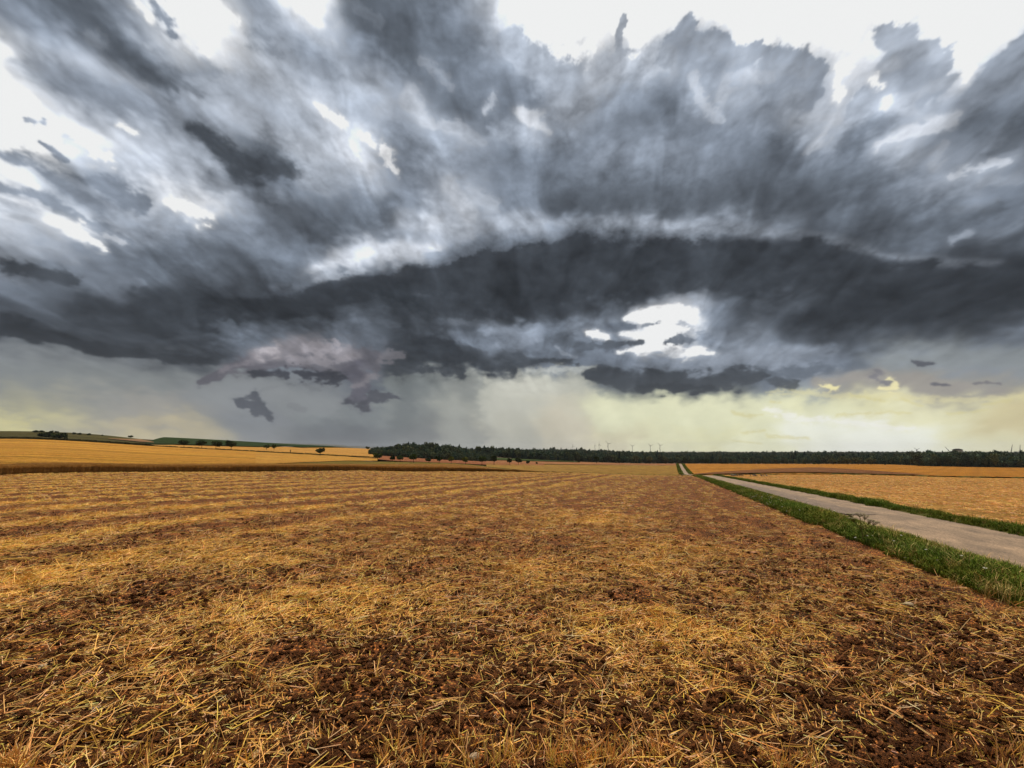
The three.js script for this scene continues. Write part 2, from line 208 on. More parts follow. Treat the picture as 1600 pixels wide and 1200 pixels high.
  [96,0.45,0.8,0.8,[-28.45,12.65,1.19,-24.55,13.44,1.24,-18.87,13.21,1.46]],
  [78,0.95,0.6,0.8,[-12.83,13.44,1.07,-10.85,12.52,1.39,-7.66,11.61,1.41,-4.45,11.05,0.79]],
  [84,0.9,0.6,0.7,[-14.85,9.79,0.45,-11.17,10.02,0.62,-6.03,9.75,0.39]],
  [124,0.85,0.7,0.8,[-6.9,13.44,0.86,-3.1,13.59,1.1]],
  [86,0.92,0.6,0.8,[-3.64,10.58,0.63,0,10.76,0.87,2.43,11.07,0.71]],
  ['#62666c',0.9,0.4,0.5,[-28.94,6.43,0.26,-28.16,6.83,0.2,-27.23,7.1,0.13]],
  ['#5a5e64',0.95,0.35,0.5,[-25.83,5.25,0.27,-25.16,4.99,0.41,-24.34,4.66,0.21]],
  ['#676b70',0.95,0.4,0.5,[-24.32,7.5,0.28,-23.63,7.24,0.35,-22.8,6.99,0.14]],
  [243,1,0.4,0.6,[14.63,16.08,0.3,17.16,16.34,0.96,19.75,16.11,1.15,21.76,15.91,0.49]],
  [244,1,0.4,0.6,[18.2,14.61,1.25,17.4,13.31,1.04,19.43,12.71,0.73]],
  [242,1,0.45,0.6,[14.01,14.07,0.45,16.29,13.62,0.52]],
  [236,1,0.5,0.5,[9.88,14.51,0.39,12.07,13.86,0.38]],
  [238,1,0.45,0.6,[13.4,11.94,0.23,15.85,12.27,0.52,18.81,12.01,0.66,20.59,11.43,0.58,22.51,11.58,0.5,24.14,11.22,0.28]],
  [232,1,0.5,0.4,[21.49,13.51,0.29,22.21,16.15,0.35]],
  [100,0.92,0.5,0.5,[8.49,13.16,0.55,11.64,12.88,0.54,14.36,12.97,0.45,16.19,13.02,0.22]],
  [124,0.9,0.6,0.5,[12.5,15.3,0.53,15.2,14.98,0.3]],
  [118,0.9,0.5,0.4,[19.45,13.01,0.22,20.62,13.36,0.36,21.58,12.69,0.36,18.85,12.83,0.22]],
  [128,0.85,0.6,0.6,[22.8,13.02,0.63,24.47,12.28,0.42]],
  [134,0.42,0.8,0.7,[13.13,10.8,0.92,17.3,11.05,0.67,21.94,10.29,0.71]],
  [86,0.95,0.55,0.8,[9.2,9.68,0.62,14.2,8.74,1.37,19.35,8.21,1.39,24.22,8.08,1.18,28.77,8.34,0.79,31.69,7,0.57]],
  [74,0.85,0.5,0.6,[15.67,7.84,0.6,20.03,7.43,0.65,23.5,7.32,0.49]],
  [120,0.9,0.5,0.6,[2.11,12.18,0.79,4.71,12.78,1.02,6.63,11.8,0.55]],
  [160,0.6,0.7,0.5,[5.52,13.08,0.16,6.63,12.11,0.24,8.22,11.68,0.16]],
  [88,0.9,0.5,0.5,[4.05,11.37,0.32,8.2,10.81,0.39]],
  [112,0.85,0.7,0.6,[5.53,14.02,0.78,10.07,12.94,0.54]],
  ['#c4c6be',0.6,0.8,0.8,[2.1,10.12,0.48,5.48,10.16,0.47,10.55,10.19,0.23]],
  [158,0.28,0.9,0.9,[29.87,10.75,0.45,35.62,10.22,0.41]],
  [114,0.9,0.7,0.7,[28.14,8.24,0.6,32.98,8.65,0.68,37.59,8.56,0.63]],
  ['#8c9294',0.8,1,0.7,[39.87,8.92,1.42,44.76,8.49,1.27,49.25,7.6,1.22]],
  ['#9c9893',0.85,0.8,0.8,[34.26,7.07,0.54,36.97,7.35,0.58,41.26,6.31,0.74,46.43,5.35,0.56]],
  ['#dfe0bf',0.8,0.9,0.6,[10.26,5.11,1.7,22.63,4.06,1.97,34.77,3.29,1.66]],
  ['#eef0e4',0.8,1,0.6,[31.35,2.55,1.13,36.21,1.64,1.04,41.87,1.05,0.92]],
  ['#f0f0ea',0.7,0.8,0.8,[29.12,4.54,0.33,32.56,3.38,0.31,36.82,2.77,0.23,40.64,2.26,0.21]],
  ['#e6deab',0.5,0.9,0.9,[29.56,6.46,0.26,34.44,5.87,0.24,40.9,4.96,0.26,46.35,4.58,0.23,48.89,4.37,0.22]],
  ['#efe6b0',0.95,0.5,0.6,[34.24,6.81,0.3,35.57,6.44,0.18]],
  ['#efe6b4',0.95,0.5,0.7,[39.48,6.86,0.27,39.93,6.07,0.33,38.87,6.04,0.22]],
  ['#7c7c82',0.9,0.5,0.6,[38.53,7.2,0.5,39.17,6.64,0.28]],
  ['#d3ca92',0.5,0.9,0.8,[25.45,4.41,0.14,27.21,3.92,0.2,28.59,4.01,0.07]],
  ['#d3ca92',0.5,0.9,0.8,[26.46,2.1,0.13,28.72,2.34,0.13]],
  ['#d3ca92',0.5,0.9,0.8,[28.92,1.78,0.13,32.51,1.32,0.12]],
  ['#d3ca92',0.5,0.9,0.8,[35.33,3.59,0.12,38.89,3.68,0.17,41,3.63,0.05]],
  ['#d3ca92',0.5,0.9,0.8,[29.48,5.36,0.13,30.49,5.17,0.06]],
  ['#d3ca92',0.5,0.9,0.8,[36.55,5.59,0.12,38.99,4.79,0.11]],
  ['#d3ca92',0.5,0.9,0.8,[40.43,4.81,0.11,41.74,4.24,0.1]],
  ['#d3ca92',0.5,0.9,0.8,[45.71,4.08,0.09,47.25,4.18,0.14]],
  ['#d3ca92',0.5,0.9,0.8,[43.41,3.49,0.1,45.86,3.62,0.09]],
  ['#d3ca92',0.5,0.9,0.8,[25.43,1.13,0.07,28.25,0.96,0.07]],
  ['#cfc49a',0.7,0.9,0.7,[46.53,2.76,1.01,48.79,3.43,1.13]],
  ['#c9c3b0',0.7,1,0.6,[6.33,3.59,2.04,9.39,1.23,1.23]],
  ['#b4b3a6',0.6,1,0.6,[0,3.61,2.06]],
  ['#c9c9bd',0.6,1,0.5,[0,7.18,1.75,4.01,7.56,1.59]],
  ['#5f626a',0.95,0.35,0.4,[41.43,8.47,0.11,42.12,8.08,0.21,42.84,8.11,0.15]],
  ['#6c6c72',0.95,0.35,0.4,[42.82,6.16,0.15,43.83,5.95,0.1]],
  ['#77767a',0.95,0.35,0.4,[45.43,5.9,0.1,46.3,5.97,0.09,46.9,5.8,0.09]],
  ['#cfc893',0.8,0.9,0.6,[-48.72,2.8,0.7,-46.46,2.05,0.65]],
  ['#b8ae92',0.6,0.9,0.6,[-40.22,2.64,0.53,-36.86,3.21,0.34,-33,1.84,0.61]],
  ['#7d8287',0.6,1,0.6,[-30.24,3.46,2.3,-28.87,1.09,1.29]],
  ['#666b71',0.6,1,0.5,[-23.8,1.14,1.1,-16.14,1.2,1.33]],
  ['#6e7477',0.6,1,0.5,[-12.66,8.17,1.07,-13.29,4.29,1.22,-14.68,1.21,1.2]],
  ['#9a9d98',0.6,1,0.5,[-7.93,5.15,1.88,-6.29,1.24,1.71]],
  [72,0.8,0.6,0.7,[-34.02,14.27,1.33,-28.7,16.11,1.44,-22.02,17.92,1.54,-14.62,19.84,1.62,-6.62,20.78,1.83]],
  [70,0.9,0.3,0.5,[-49.52,9.99,0.78,-45.73,9.88,0.67,-41.35,9.57,0.53,-37.4,9.29,0.51,-33.61,9.33,0.55]],
  [78,0.75,0.75,0.9,[-12.27,20.17,0.75,-6.63,21.08,1.22,0,21.96,2.13,8.29,22.05,2.55,16.26,21.74,2.31,23.64,20.98,2.04,30.24,19.61,1.77,36.05,18.06,1.51,40.62,16.65,1.18,42.95,16.21,0.82]],
  [76,0.6,0.7,0.9,[0,21.51,1.07,8.29,22.2,1.88,16.27,22.03,1.73,23.66,21.39,1.49,30.27,20.01,1.32,36.08,18.43,1.16,40.65,16.89,0.85,42.96,16.32,0.61]],
  [74,0.3,0.8,0.6,[32.47,20.37,0.49,38.81,18.8,0.5,40.52,18.07,0.43,42.36,17.19,0.46,43.55,16.7,0.4]],
  [74,0.75,0.6,0.9,[44.95,14.27,1.27,47.8,14.39,0.73,50.01,14.21,0.77]],
  [74,0.75,0.65,0.9,[33.41,13.84,0.61,37.83,14.01,1.02,42.23,13.76,1.25,46.07,13.04,1.24,49.83,12.68,1.12]],
  [74,0.88,0.45,0.9,[-11.63,12.49,1.23,-7.66,11.77,1.33,-4.45,11.05,0.71]],
  [80,0.8,0.5,0.7,[-3.23,10.59,0.71,0,10.76,0.79,2.91,11.06,0.63]],
  [80,0.85,0.45,0.8,[9.59,9.52,0.62,14.58,8.57,1.06,19.35,8.06,1.17,24.21,7.94,0.97,28.45,8.22,0.66]],
  [70,0.8,0.5,0.6,[15.66,7.61,0.53,20.02,7.28,0.58,23.36,7.26,0.42]],
  ['#8a8e91',0.5,1,0.6,[-33.36,6.34,1.22,-28.03,6.7,1.46,-21.38,6.32,1.58]],
  ['#8b8f92',0.6,0.9,0.5,[-34.93,5.24,0.95,-27.97,5.86,1.06,-21.3,4.84,1.14]],
  ['#66666e',0.95,0.5,0.8,[-30.07,9.2,0.84,-27.63,10.12,1.34,-24.39,10.84,1.8,-20.93,11.11,1.87,-17.89,11.01,1.48]],
  ['#5e5e66',0.95,0.4,0.4,[-34.32,7.07,0.3,-33.25,7.69,0.55,-31.94,8.62,0.75,-30.09,9.48,0.84,-28.26,10.07,0.86]],
  ['#60606a',0.95,0.45,0.7,[-19.29,9.79,1.32,-18.33,7.96,1.11,-18.84,6.42,0.95,-17.49,5.49,0.67]],
  ['#54575f',0.95,0.45,0.7,[-17.09,6.33,0.67,-15.48,6.69,0.53,-13.82,6.36,0.3]],
  ['#8c898f',0.75,0.8,0.9,[-29.23,10.4,0.78,-27.07,11.39,0.94,-23.78,12.06,1.12,-20.27,12.13,0.94]],
  ['#aaa5aa',0.75,0.75,0.9,[-29.06,10.62,0.46,-27.71,11.32,0.47]],
  ['#a19da4',0.7,0.75,0.9,[-24.57,11.62,0.55,-21.71,12.38,0.64]],
  ['#9a969c',0.6,0.8,0.9,[-26.01,10.2,0.48,-22.65,10.46,0.57,-20.2,10.86,0.43]],
  ['#858187',0.6,0.8,0.8,[-32.39,8.44,0.37,-30.39,9.45,0.45]],
  ['#8a868b',0.65,0.8,0.8,[-19.47,7.6,0.36,-18.19,8.11,0.44,-17.06,8.93,0.52]],
  ['#7c7a80',0.7,0.7,0.9,[-15.97,11.35,0.53,-14.62,11.65,0.68,-13.38,11.48,0.31]],
  ['#42454d',0.92,0.55,0.8,[-29.71,8.47,0.39,-26.9,8.76,0.54,-23.58,8.78,0.63,-20.81,8.73,0.58]],
  ['#4a4d55',0.85,0.6,0.8,[-19.59,5.79,0.44,-17.78,5.4,0.37]],
  ['#545860',0.95,0.4,0.8,[-30.98,5.41,0.32,-29.47,5.15,0.71,-28.38,4.5,0.66,-27.83,3.82,0.33]],
  [190,0.3,0.8,1,[26.89,37.18,0.4,27.74,38.51,0.5,30.01,38.65,0.43,32.19,37.58,0.37]],
  [186,0.28,0.8,1,[24.15,39.47,0.34,24.59,37.72,0.35,25.92,36.05,0.35]],
  [195,0.25,0.8,1,[35.02,30.01,0.28,36.69,31.2,0.42,37.85,32.25,0.31,34.02,33.24,0.43]],
  [196,0.25,0.8,1,[41.4,28.43,0.35,43.4,28.54,0.38,46.06,28.18,0.41,42.79,31.45,0.38,46.56,31.32,0.35]],
  [108,0.25,0.8,1,[38.93,29.94,0.72,42.12,30.13,0.58]],
  [176,0.25,0.9,1,[44.24,34.87,0.63,46.22,33.7,0.44,42.89,35.97,0.36]],
  [178,0.25,0.9,1,[23.46,42.78,0.65,28.13,40.89,0.53,32.98,38.18,0.52,35.67,36.77,0.51]],
  [130,0.7,0.6,0.8,[16.35,15.05,0.22,18.23,15.21,0.15]],
  [150,0.6,0.7,0.8,[20.56,14.93,0.29,21.82,14.29,0.35,20.99,12.29,0.29]]];
function paintSky() {
  const W = 4096, Hh = 2048, data = new Float32Array(W * Hh * 4);
  const grey = (t) => { const k = clamp(t / 255, 0, 1), cool = 1 - smoothstep(k, 0.45, 0.9), mid = smoothstep(k, 0.3, 0.55) * (1 - smoothstep(k, 0.75, 0.92)); return [t * (1 - 0.07 * cool - 0.012 * mid), t * (1 - 0.002 * cool - 0.002 * mid), t * (1 + 0.085 * cool + 0.022 * mid)]; };
  const rgb = (c) => typeof c === 'number' ? grey(c) : [1, 3, 5].map((i) => parseInt(c.slice(i, i + 2), 16));
  const tones = []; for (const r of SKY_TONES) for (let i = 0; i < r.length; i += 3) tones.push([r[i], r[i + 1], ...rgb(r[i + 2])]);
  const cells = Array.from({ length: 28 * 16 }, (_, i) => { const a = Math.floor(i / 16) * 5 - 67.5, e = (i % 16) * 4; return tones.filter((t) => Math.abs(t[0] - a) < 2.5 + 12 / Math.cos(clamp(e, 0, 60) * D2R) && Math.abs(t[1] - e) < 2 + 6.6); });
  const clouds = CLOUDS.map(([c, op, soft, warp, p]) => {
    const pts = []; let m = [0, 0, 0];
    for (let i = 0; i < p.length; i += 3) { const d = heading(p[i], p[i + 1]); pts.push([...d, p[i + 2] * D2R]); m = m.map((v, k) => v + d[k]); }
    const n = Math.hypot(...m); m = m.map((v) => v / n);
    let reach = 0, big = 0; for (const q of pts) { reach = Math.max(reach, Math.hypot(q[0] - m[0], q[1] - m[1], q[2] - m[2]) + q[3] * 3.4); big = Math.max(big, q[3]); }
    const deg = big / D2R, oct = clamp(Math.floor(Math.log2(7 / (Math.min(deg, 1.3) * 2.4))), 0, 5);
    return { c: rgb(c), op, halo: c > 225 ? 0.4 : soft < 0.6 ? 0.16 : 0.32, soft: (0.1 + soft * 0.85) * (soft < 0.62 ? Math.min(1, 0.7 / deg) : 1), oct, rough: (0.9 + 1.5 * warp) * Math.min(1, 0.8 / deg), warp: warp * clamp(big / (1.6 * D2R), 0.22, 1), m, reach: (reach + 0.035) ** 2, pts };
  });
  const wind = 9 * D2R, wc = Math.cos(wind), ws = Math.sin(wind), toLin = new Float32Array(4096);
  for (let i = 0; i < 4096; i++) { const v = i / 4095 * 1.2; toLin[i] = v <= 0.04045 ? v / 12.92 : ((v + 0.055) / 1.055) ** 2.4; }
  const rag = new Float32Array(7), ground = [0.16, 0.11, 0.06];
  for (let row = 0; row < Hh; row++) {
    const el = ((row + 0.5) / Hh - 0.5) * Math.PI, y = Math.sin(el), ce = Math.cos(el), eld = el / D2R;
    for (let colm = 0; colm < W; colm++) {
      const o = (row * W + colm) * 4; data[o + 3] = 1;
      if (eld < -0.6) { for (let k = 0; k < 3; k++) data[o + k] = ground[k] / EXPOSURE; continue; }
      const ro = ((colm + 0.5) / W - 0.5) * 2 * Math.PI, x = Math.cos(ro) * ce, z = Math.sin(ro) * ce;
      const az = Math.atan2(x, -z) / D2R, up = Math.max(y, 0) + 0.36;
      // cloud-plane position, drawn out along the wind
      const a = (-z * wc + x * ws) / up, b = (x * wc + z * ws) / up;
      const v1 = fbm(a * 2.1 + 3, b * 4 + 11, 4, 0.5), v2 = fbm(a * 2.1 + 41, b * 4 - 7, 4, 0.5);
      const front = Math.abs(az) < 64 && eld < 62;
      let w1 = v1, w2 = v2;
      if (front) {   // ragged edges: noise of falling wavelength, in degrees of sky, flattened towards the horizon, slanted aloft
        const sk = az * ce, ht = eld + 9 * (1 - Math.exp(-eld / 11));
        for (let k = 0, f = 1 / 7; k < 7; k++, f *= 2.05) {
          const sx = sk * f * 0.85, sy = ht * f * 1.1;
          rag[k] = noise(sx + k * 13.7, sy + k * 5.1) * 0.7 + 0.75 * Math.abs(noise(sx * 1.2 - k * 3.1, sy * 1.2 + k * 8.3)) - 0.18;
        }
        w1 += 0.36 * rag[2] + 0.2 * rag[3] + 0.06 * rag[4]; w2 += -0.3 * rag[2] + 0.2 * noise(sk * 0.9 + 31, eld * 1.1) - 0.15 * rag[3] + 0.06 * rag[4];
      }
      let c0 = 0, c1 = 0, c2 = 0, wsum = 0;
      // broken storm cloud all round, lighter overhead, yellowish low down
      { const n = fbm(a * 1.5 + v1 * 0.3 + 5, b * 2.4 + v2 * 0.3, 6, 0.55), low = 1 - smoothstep(eld, 5, 10.5);
        const base = (1 - smoothstep(eld, 15, 30)) * (1 - low), t = clamp(lerp(152, 84, base) + (110 - 70 * base) * n * (1 - low), 66, 238), g = grey(t), k = 0.006;
        c0 = lerp(g[0], 186, low) * k; c1 = lerp(g[1], 180, low) * k; c2 = lerp(g[2], 156, low) * k; wsum = k; }
      if (front) {
        const wa = az + w1 * 2.1 / Math.max(ce, 0.5), we = eld + w2 * 1.5;
        let near = cells[Math.floor(clamp(wa + 70, 0, 139) / 5) * 16 + Math.floor(clamp(we + 2, 0, 63) / 4)];
        for (const t of near) { const da = (wa - t[0]) * ce / 2.45, de = (we - t[1]) / 1.4, q = da * da + de * de; if (q > 14) continue; const k = Math.exp(-q); c0 += t[2] * k; c1 += t[3] * k; c2 += t[4] * k; wsum += k; }
      }
      c0 /= wsum; c1 /= wsum; c2 /= wsum;
      if (front) {
        const ta = [Math.cos(az * D2R), 0, Math.sin(az * D2R)], te = [-y * Math.sin(az * D2R), ce, y * Math.cos(az * D2R)];
        for (const s of clouds) {
          const ex = x - s.m[0], ey = y - s.m[1], ez = z - s.m[2];
          if (ex * ex + ey * ey + ez * ez > s.reach) continue;
          const k = 0.021 * s.warp, px = x + (ta[0] * w1 + te[0] * w2) * k, py = y + te[1] * w2 * k, pz = z + (ta[2] * w1 + te[2] * w2) * k;
          let d = 9, rr = 0;
          const P = s.pts;
          for (let i = 0; i < P.length; i++) {
            const A = P[i], B = P[i + 1] ?? A, bx = B[0] - A[0], by = B[1] - A[1], bz = B[2] - A[2], ll = bx * bx + by * by + bz * bz;
            const h = ll > 0 ? clamp(((px - A[0]) * bx + (py - A[1]) * by + (pz - A[2]) * bz) / ll, 0, 1) : 0;
            const r = A[3] + (B[3] - A[3]) * h, q = Math.hypot(px - A[0] - bx * h, py - A[1] - by * h, pz - A[2] - bz * h) / r;
            if (q < d) { d = q; rr = r; }
          }
          let e = 0; for (let k = s.oct, am = 0.66; k < 7; k++, am *= 0.56) e += am * rag[k];
          d += e * s.rough;
          const m = s.op * ((1 - s.halo) * (1 - smoothstep(d, 1 - s.soft * 0.8, 1 + s.soft * 0.8)) + s.halo * (1 - smoothstep(d, 0.4, 2.6)));
          if (m > 0.001) { c0 += (s.c[0] - c0) * m; c1 += (s.c[1] - c1) * m; c2 += (s.c[2] - c2) * m; }
        }
      }
      // billows: fine relief of the vapour, strongest aloft, faint in the rain
      const hi = smoothstep(eld, 6, 13), q1 = a * 4.4 + v1 * 0.5, q2 = b * 5.6 + v2 * 0.5;
      let rel = fbm(q1, q2, 5, 0.5), lit = rel - fbm(q1 + 0.12, q2 + 0.06, 5, 0.5);
      if (front) { rel = fbm(a * 1.9 + 0.5 * v1 + 7, b * 8.5 + 0.6 * v2, 4, 0.55) * 0.85 + rag[0] * 0.3 + rag[1] * 0.65 + rag[2] * 0.5 + rag[3] * 0.3 + rag[4] * 0.14 + rag[5] * 0.07; }
      const lum = (c0 + c1 + c2) / 3, room = 1 - smoothstep(lum, 205, 238);
      const amp = 1 + (0.2 * rel + 0.12 * lit) * (0.1 + 0.9 * hi) * (0.25 + 0.75 * room) + 0.025 * noise(az * 0.5 + 0.25 * eld, eld * 0.1) * (1 - smoothstep(eld, 4, 9));
      const crisp = 1 + 0.3 * hi, shift = (lum - 128) * (crisp - 1);
      c0 = (c0 + shift) * amp; c1 = (c1 + shift) * amp; c2 = (c2 + shift) * amp;
      const lin = (v) => toLin[clamp(Math.round(v / 255 / 1.2 * 4095), 0, 4095)] / EXPOSURE;
      data[o] = lin(Math.min(c0, 239)); data[o + 1] = lin(Math.min(c1, 240)); data[o + 2] = lin(Math.min(c2, 240));
    }
  }
  const t = new THREE.DataTexture(data, W, Hh, THREE.RGBAFormat, THREE.FloatType);
  t.mapping = THREE.EquirectangularReflectionMapping; t.magFilter = THREE.LinearFilter; t.needsUpdate = true;
  return t;
}
scene.background = paintSky();
scene.environment = scene.background;
console.log('sky painted');

// ---------------------------------------------------------------- lie of the land
// Heights in metres: one column per bearing (sideways over forward), one value per forward distance.
const RANGE = [0, 10, 25, 45, 61, 76, 90, 110, 130, 165, 200, 260, 330, 400, 500, 650, 900, 1400, 2400, 4200, 8000];
const LAND = [
  [-1.783, [0, -0.1, -0.28, -0.49, -0.69, -0.56, -0.49, -0.16, 0.29, 1.25, 2.52, 5.6, 10.48, 14.26, 20.5, 29.71, 31, 22, 10, 0, -5]],
  [-1.097, [0, -0.1, -0.28, -0.49, -0.69, -0.56, -0.49, -0.16, 0.29, 1.25, 2.52, 5.6, 10.48, 14.26, 20.5, 29.71, 31, 22, 10, 0, -5]],
  [-0.727, [0, -0.12, -0.33, -0.49, -0.94, -1.23, -1.4, -1.5, -1.47, -1.1, -0.47, 1.52, 4.39, 6.6, 11.24, 20.33, 20, 14, 6, 0, -5]],
  [-0.357, [0, -0.18, -0.48, -0.92, -1.2, -1.38, -1.74, -2.17, -2.52, -2.99, -3.18, -2.88, -1.88, -0.47, 2.38, 7.01, 6, 0, -4, -6, -8]],
  [-0.137, [0, -0.22, -0.58, -1.1, -1.5, -1.9, -2.3, -2.7, -3.05, -3.55, -3.99, -4.74, -5.45, -5.89, -4.41, -0.07, 3, -6, -9, -18, -30]],
  [0.096, [0, -0.26, -0.65, -1.2, -1.6, -2, -2.35, -3.15, -4.3, -6.3, -7.9, -9.2, -8.57, -9.13, -9.14, -10.64, -8, -3, -5, -20, -30]],
  [0.343, [0, -0.3, -0.76, -1.4, -1.92, -2.42, -2.9, -3.85, -5.2, -7.2, -8.9, -10.9, -10.8, -10, -12, -14.5, -14.5, -14, -13, -22, -34]],
  [0.686, [0, -0.3, -0.76, -1.4, -1.92, -2.42, -2.85, -3.65, -4.9, -6.9, -8.6, -9.19, -9.9, -10.75, -11.84, -14.5, -14.5, -14, -13, -22, -34]],
  [1.097, [0, -0.3, -0.78, -1.5, -2.1, -2.7, -3.4, -4.7, -6, -7.6, -8.42, -10.24, -11.68, -12.36, -13.5, -14, -14, -14, -13, -22, -34]],
  [1.783, [0, -0.3, -0.78, -1.5, -2.1, -2.7, -3.4, -4.7, -6, -7.6, -8.42, -10.24, -11.68, -12.36, -13.5, -14, -14, -14, -13, -22, -34]]];
function pchip(xs, ys) {
  const n = xs.length, h = [], d = [], m = new Array(n).fill(0);
  for (let i = 0; i < n - 1; i++) { h[i] = xs[i + 1] - xs[i]; d[i] = (ys[i + 1] - ys[i]) / h[i]; }
  for (let i = 1; i < n - 1; i++) if (d[i - 1] * d[i] > 0) { const w1 = 2 * h[i] + h[i - 1], w2 = h[i] + 2 * h[i - 1]; m[i] = (w1 + w2) / (w1 / d[i - 1] + w2 / d[i]); }
  m[0] = d[0]; m[n - 1] = d[n - 2];
  return m;
}
const hermite = (x0, x1, y0, y1, m0, m1, x) => { const h = x1 - x0, t = (x - x0) / h, t2 = t * t, t3 = t2 * t; return (2 * t3 - 3 * t2 + 1) * y0 + (t3 - 2 * t2 + t) * h * m0 + (3 * t2 - 2 * t3) * y1 + (t3 - t2) * h * m1; };
const SLOPES = LAND.map((c) => pchip(RANGE, c[1])), SIDE = LAND.map((c) => c[0]), NC = LAND.length;
function land(x, z) {                      // z is forward
  if (z <= 0.02) return 0;
  const u = clamp(x / z, SIDE[0], SIDE[NC - 1]), zz = Math.min(z, RANGE[RANGE.length - 1] - 1);
  let i = 0; while (i < RANGE.length - 2 && RANGE[i + 1] < zz) i++;
  let j = 0; while (j < NC - 2 && SIDE[j + 1] < u) j++;
  const at = (k) => hermite(RANGE[i], RANGE[i + 1], LAND[k][1][i], LAND[k][1][i + 1], SLOPES[k][i], SLOPES[k][i + 1], zz);
  const y0 = at(j), y1 = at(j + 1), d = (y1 - y0) / (SIDE[j + 1] - SIDE[j]);
  const dl = j > 0 ? (y0 - at(j - 1)) / (SIDE[j] - SIDE[j - 1]) : d, dr = j < NC - 2 ? (at(j + 2) - y1) / (SIDE[j + 2] - SIDE[j + 1]) : d;
  const m0 = dl * d > 0 ? 2 * dl * d / (dl + d) : 0, m1 = dr * d > 0 ? 2 * dr * d / (dr + d) : 0;
  return hermite(SIDE[j], SIDE[j + 1], y0, y1, m0, m1, u);
}
// where a sight line meets the land: [x, y, forward distance]
function meet(az, el, from = 4) {
  const t = Math.tan(az * D2R), e = Math.tan(el * D2R) * Math.hypot(1, t);
  let best = null;
  for (let z = from; z < 3000; z *= 1.004) { if (EYE + e * z <= land(t * z, z)) { best = z; break; } }
  if (!best) best = 600;
  return [t * best, land(t * best, best), best];
}
// clods and hollows of the tilled soil
function relief(x, z) {
  const r = Math.hypot(x, z), f = (w) => 1 - smoothstep(r, w * 45, w * 110);
  let h = 0.035 * noise(x * 1.1 + 3, z * 1.1) * f(0.9);
  if (r < 60) h += 0.034 * noise(x * 2.9, z * 2.9 + 9) * f(0.35);
  if (r < 26) h += 0.026 * (Math.abs(noise(x * 7.2 + 5, z * 7.2)) - 0.2) * f(0.16) + 0.012 * noise(x * 17, z * 17) * f(0.07);
  const c = x - ROAD * z; if (c > -7 && r > 4 && r < 90) h += 0.016 * Math.cos(c * 7.4 + 0.8 * noise(x * 0.3, z * 0.3)) * smoothstep(c, -7, -3) * smoothstep(r, 4, 9);   // furrows along the lane
  return h;
}
const ROAD = 0.343;                       // the lane runs along x = ROAD * z + c
const stubbleEnd = steps([[-2.331, 30], [-1.097, 44], [-0.727, 61], [-0.357, 77], [-0.137, 104], [0.096, 108], [0.425, 101], [2.331, 101]]);
function steps(list) { return (u) => { if (u <= list[0][0]) return list[0][1]; for (let i = 1; i < list.length; i++) if (u <= list[i][0]) { const [a, p] = list[i - 1], [b, q] = list[i]; return lerp(p, q, (u - a) / (b - a)); } return list[list.length - 1][1]; }; }

// ---------------------------------------------------------------- materials
function texture(size, fn, srgb = true) {
  const d = new Uint8Array(size * size * 4);
  for (let y = 0; y < size; y++) for (let x = 0; x < size; x++) { const c = fn(x / size, y / size), o = (y * size + x) * 4; for (let k = 0; k < 3; k++) d[o + k] = clamp(Math.round(c[k] * 255), 0, 255); d[o + 3] = 255; }
  const t = new THREE.DataTexture(d, size, size); t.wrapS = t.wrapT = THREE.RepeatWrapping; t.magFilter = THREE.LinearFilter; t.minFilter = THREE.LinearMipmapLinearFilter; t.generateMipmaps = true;
  if (srgb) t.colorSpace = THREE.SRGBColorSpace; t.needsUpdate = true; return t;
}
function tiled(u, v, f, n, gain = 0.55) { let s = 0, a = 1; for (let i = 0; i < n; i++) { s += a * noise(u * f + i * 7, v * f + i * 3, f); f *= 2; a *= gain; } return s; }
const T = {
  soil: texture(1024, (u, v) => { const n = tiled(u, v, 6, 6, 0.65), c = tiled(u, v, 90, 3, 0.7), k = 0.72 + 0.3 * n + 0.34 * c, s = c > 0.55 ? 0.3 : 0; return [0.42 * k + s, 0.25 * k + s * 0.72, 0.135 * k + s * 0.3]; }),
  soilBump: texture(1024, (u, v) => { const n = 0.5 + 0.2 * tiled(u, v, 24, 5, 0.7); return [n, n, n]; }, false),
  crop: texture(1024, (u, v) => { const n = 0.1 * tiled(u, v, 4, 4) + 0.16 * tiled(u, v, 64, 4, 0.75), k = 0.8 + n; return [k, k * (0.97 + 0.05 * tiled(u, v, 8, 2)), k * 0.95]; }),
  cropBump: texture(512, (u, v) => { const n = 0.5 + 0.25 * tiled(u, v, 48, 3, 0.8); return [n, n, n]; }, false),
  lane: texture(1024, (u, v) => { const n = tiled(u, v, 5, 5, 0.6) + 0.5 * tiled(u, v, 16, 3, 0.7), g = tiled(u, v, 120, 3, 0.8), crack = Math.abs(tiled(u, v, 7, 5, 0.62)) < 0.012 ? -0.13 : 0, k = 0.6 + 0.1 * n + 0.12 * g + crack; return [k * 1.02, k * 0.96, k * 0.88]; }),
  laneBump: texture(512, (u, v) => { const n = 0.5 + 0.3 * tiled(u, v, 120, 2, 0.8); return [n, n, n]; }, false),
  bark: texture(256, (u, v) => { const n = 0.7 + 0.3 * tiled(u, v, 12, 3); return [n, n * 0.93, n * 0.85]; }),
};
const scaled = (t, s, s2 = s) => { const c = t.clone(); c.repeat.set(1 / s, 1 / s2); c.needsUpdate = true; return c; };
const rgbOf = (r, g, b) => new THREE.Color().setRGB(r, g, b);
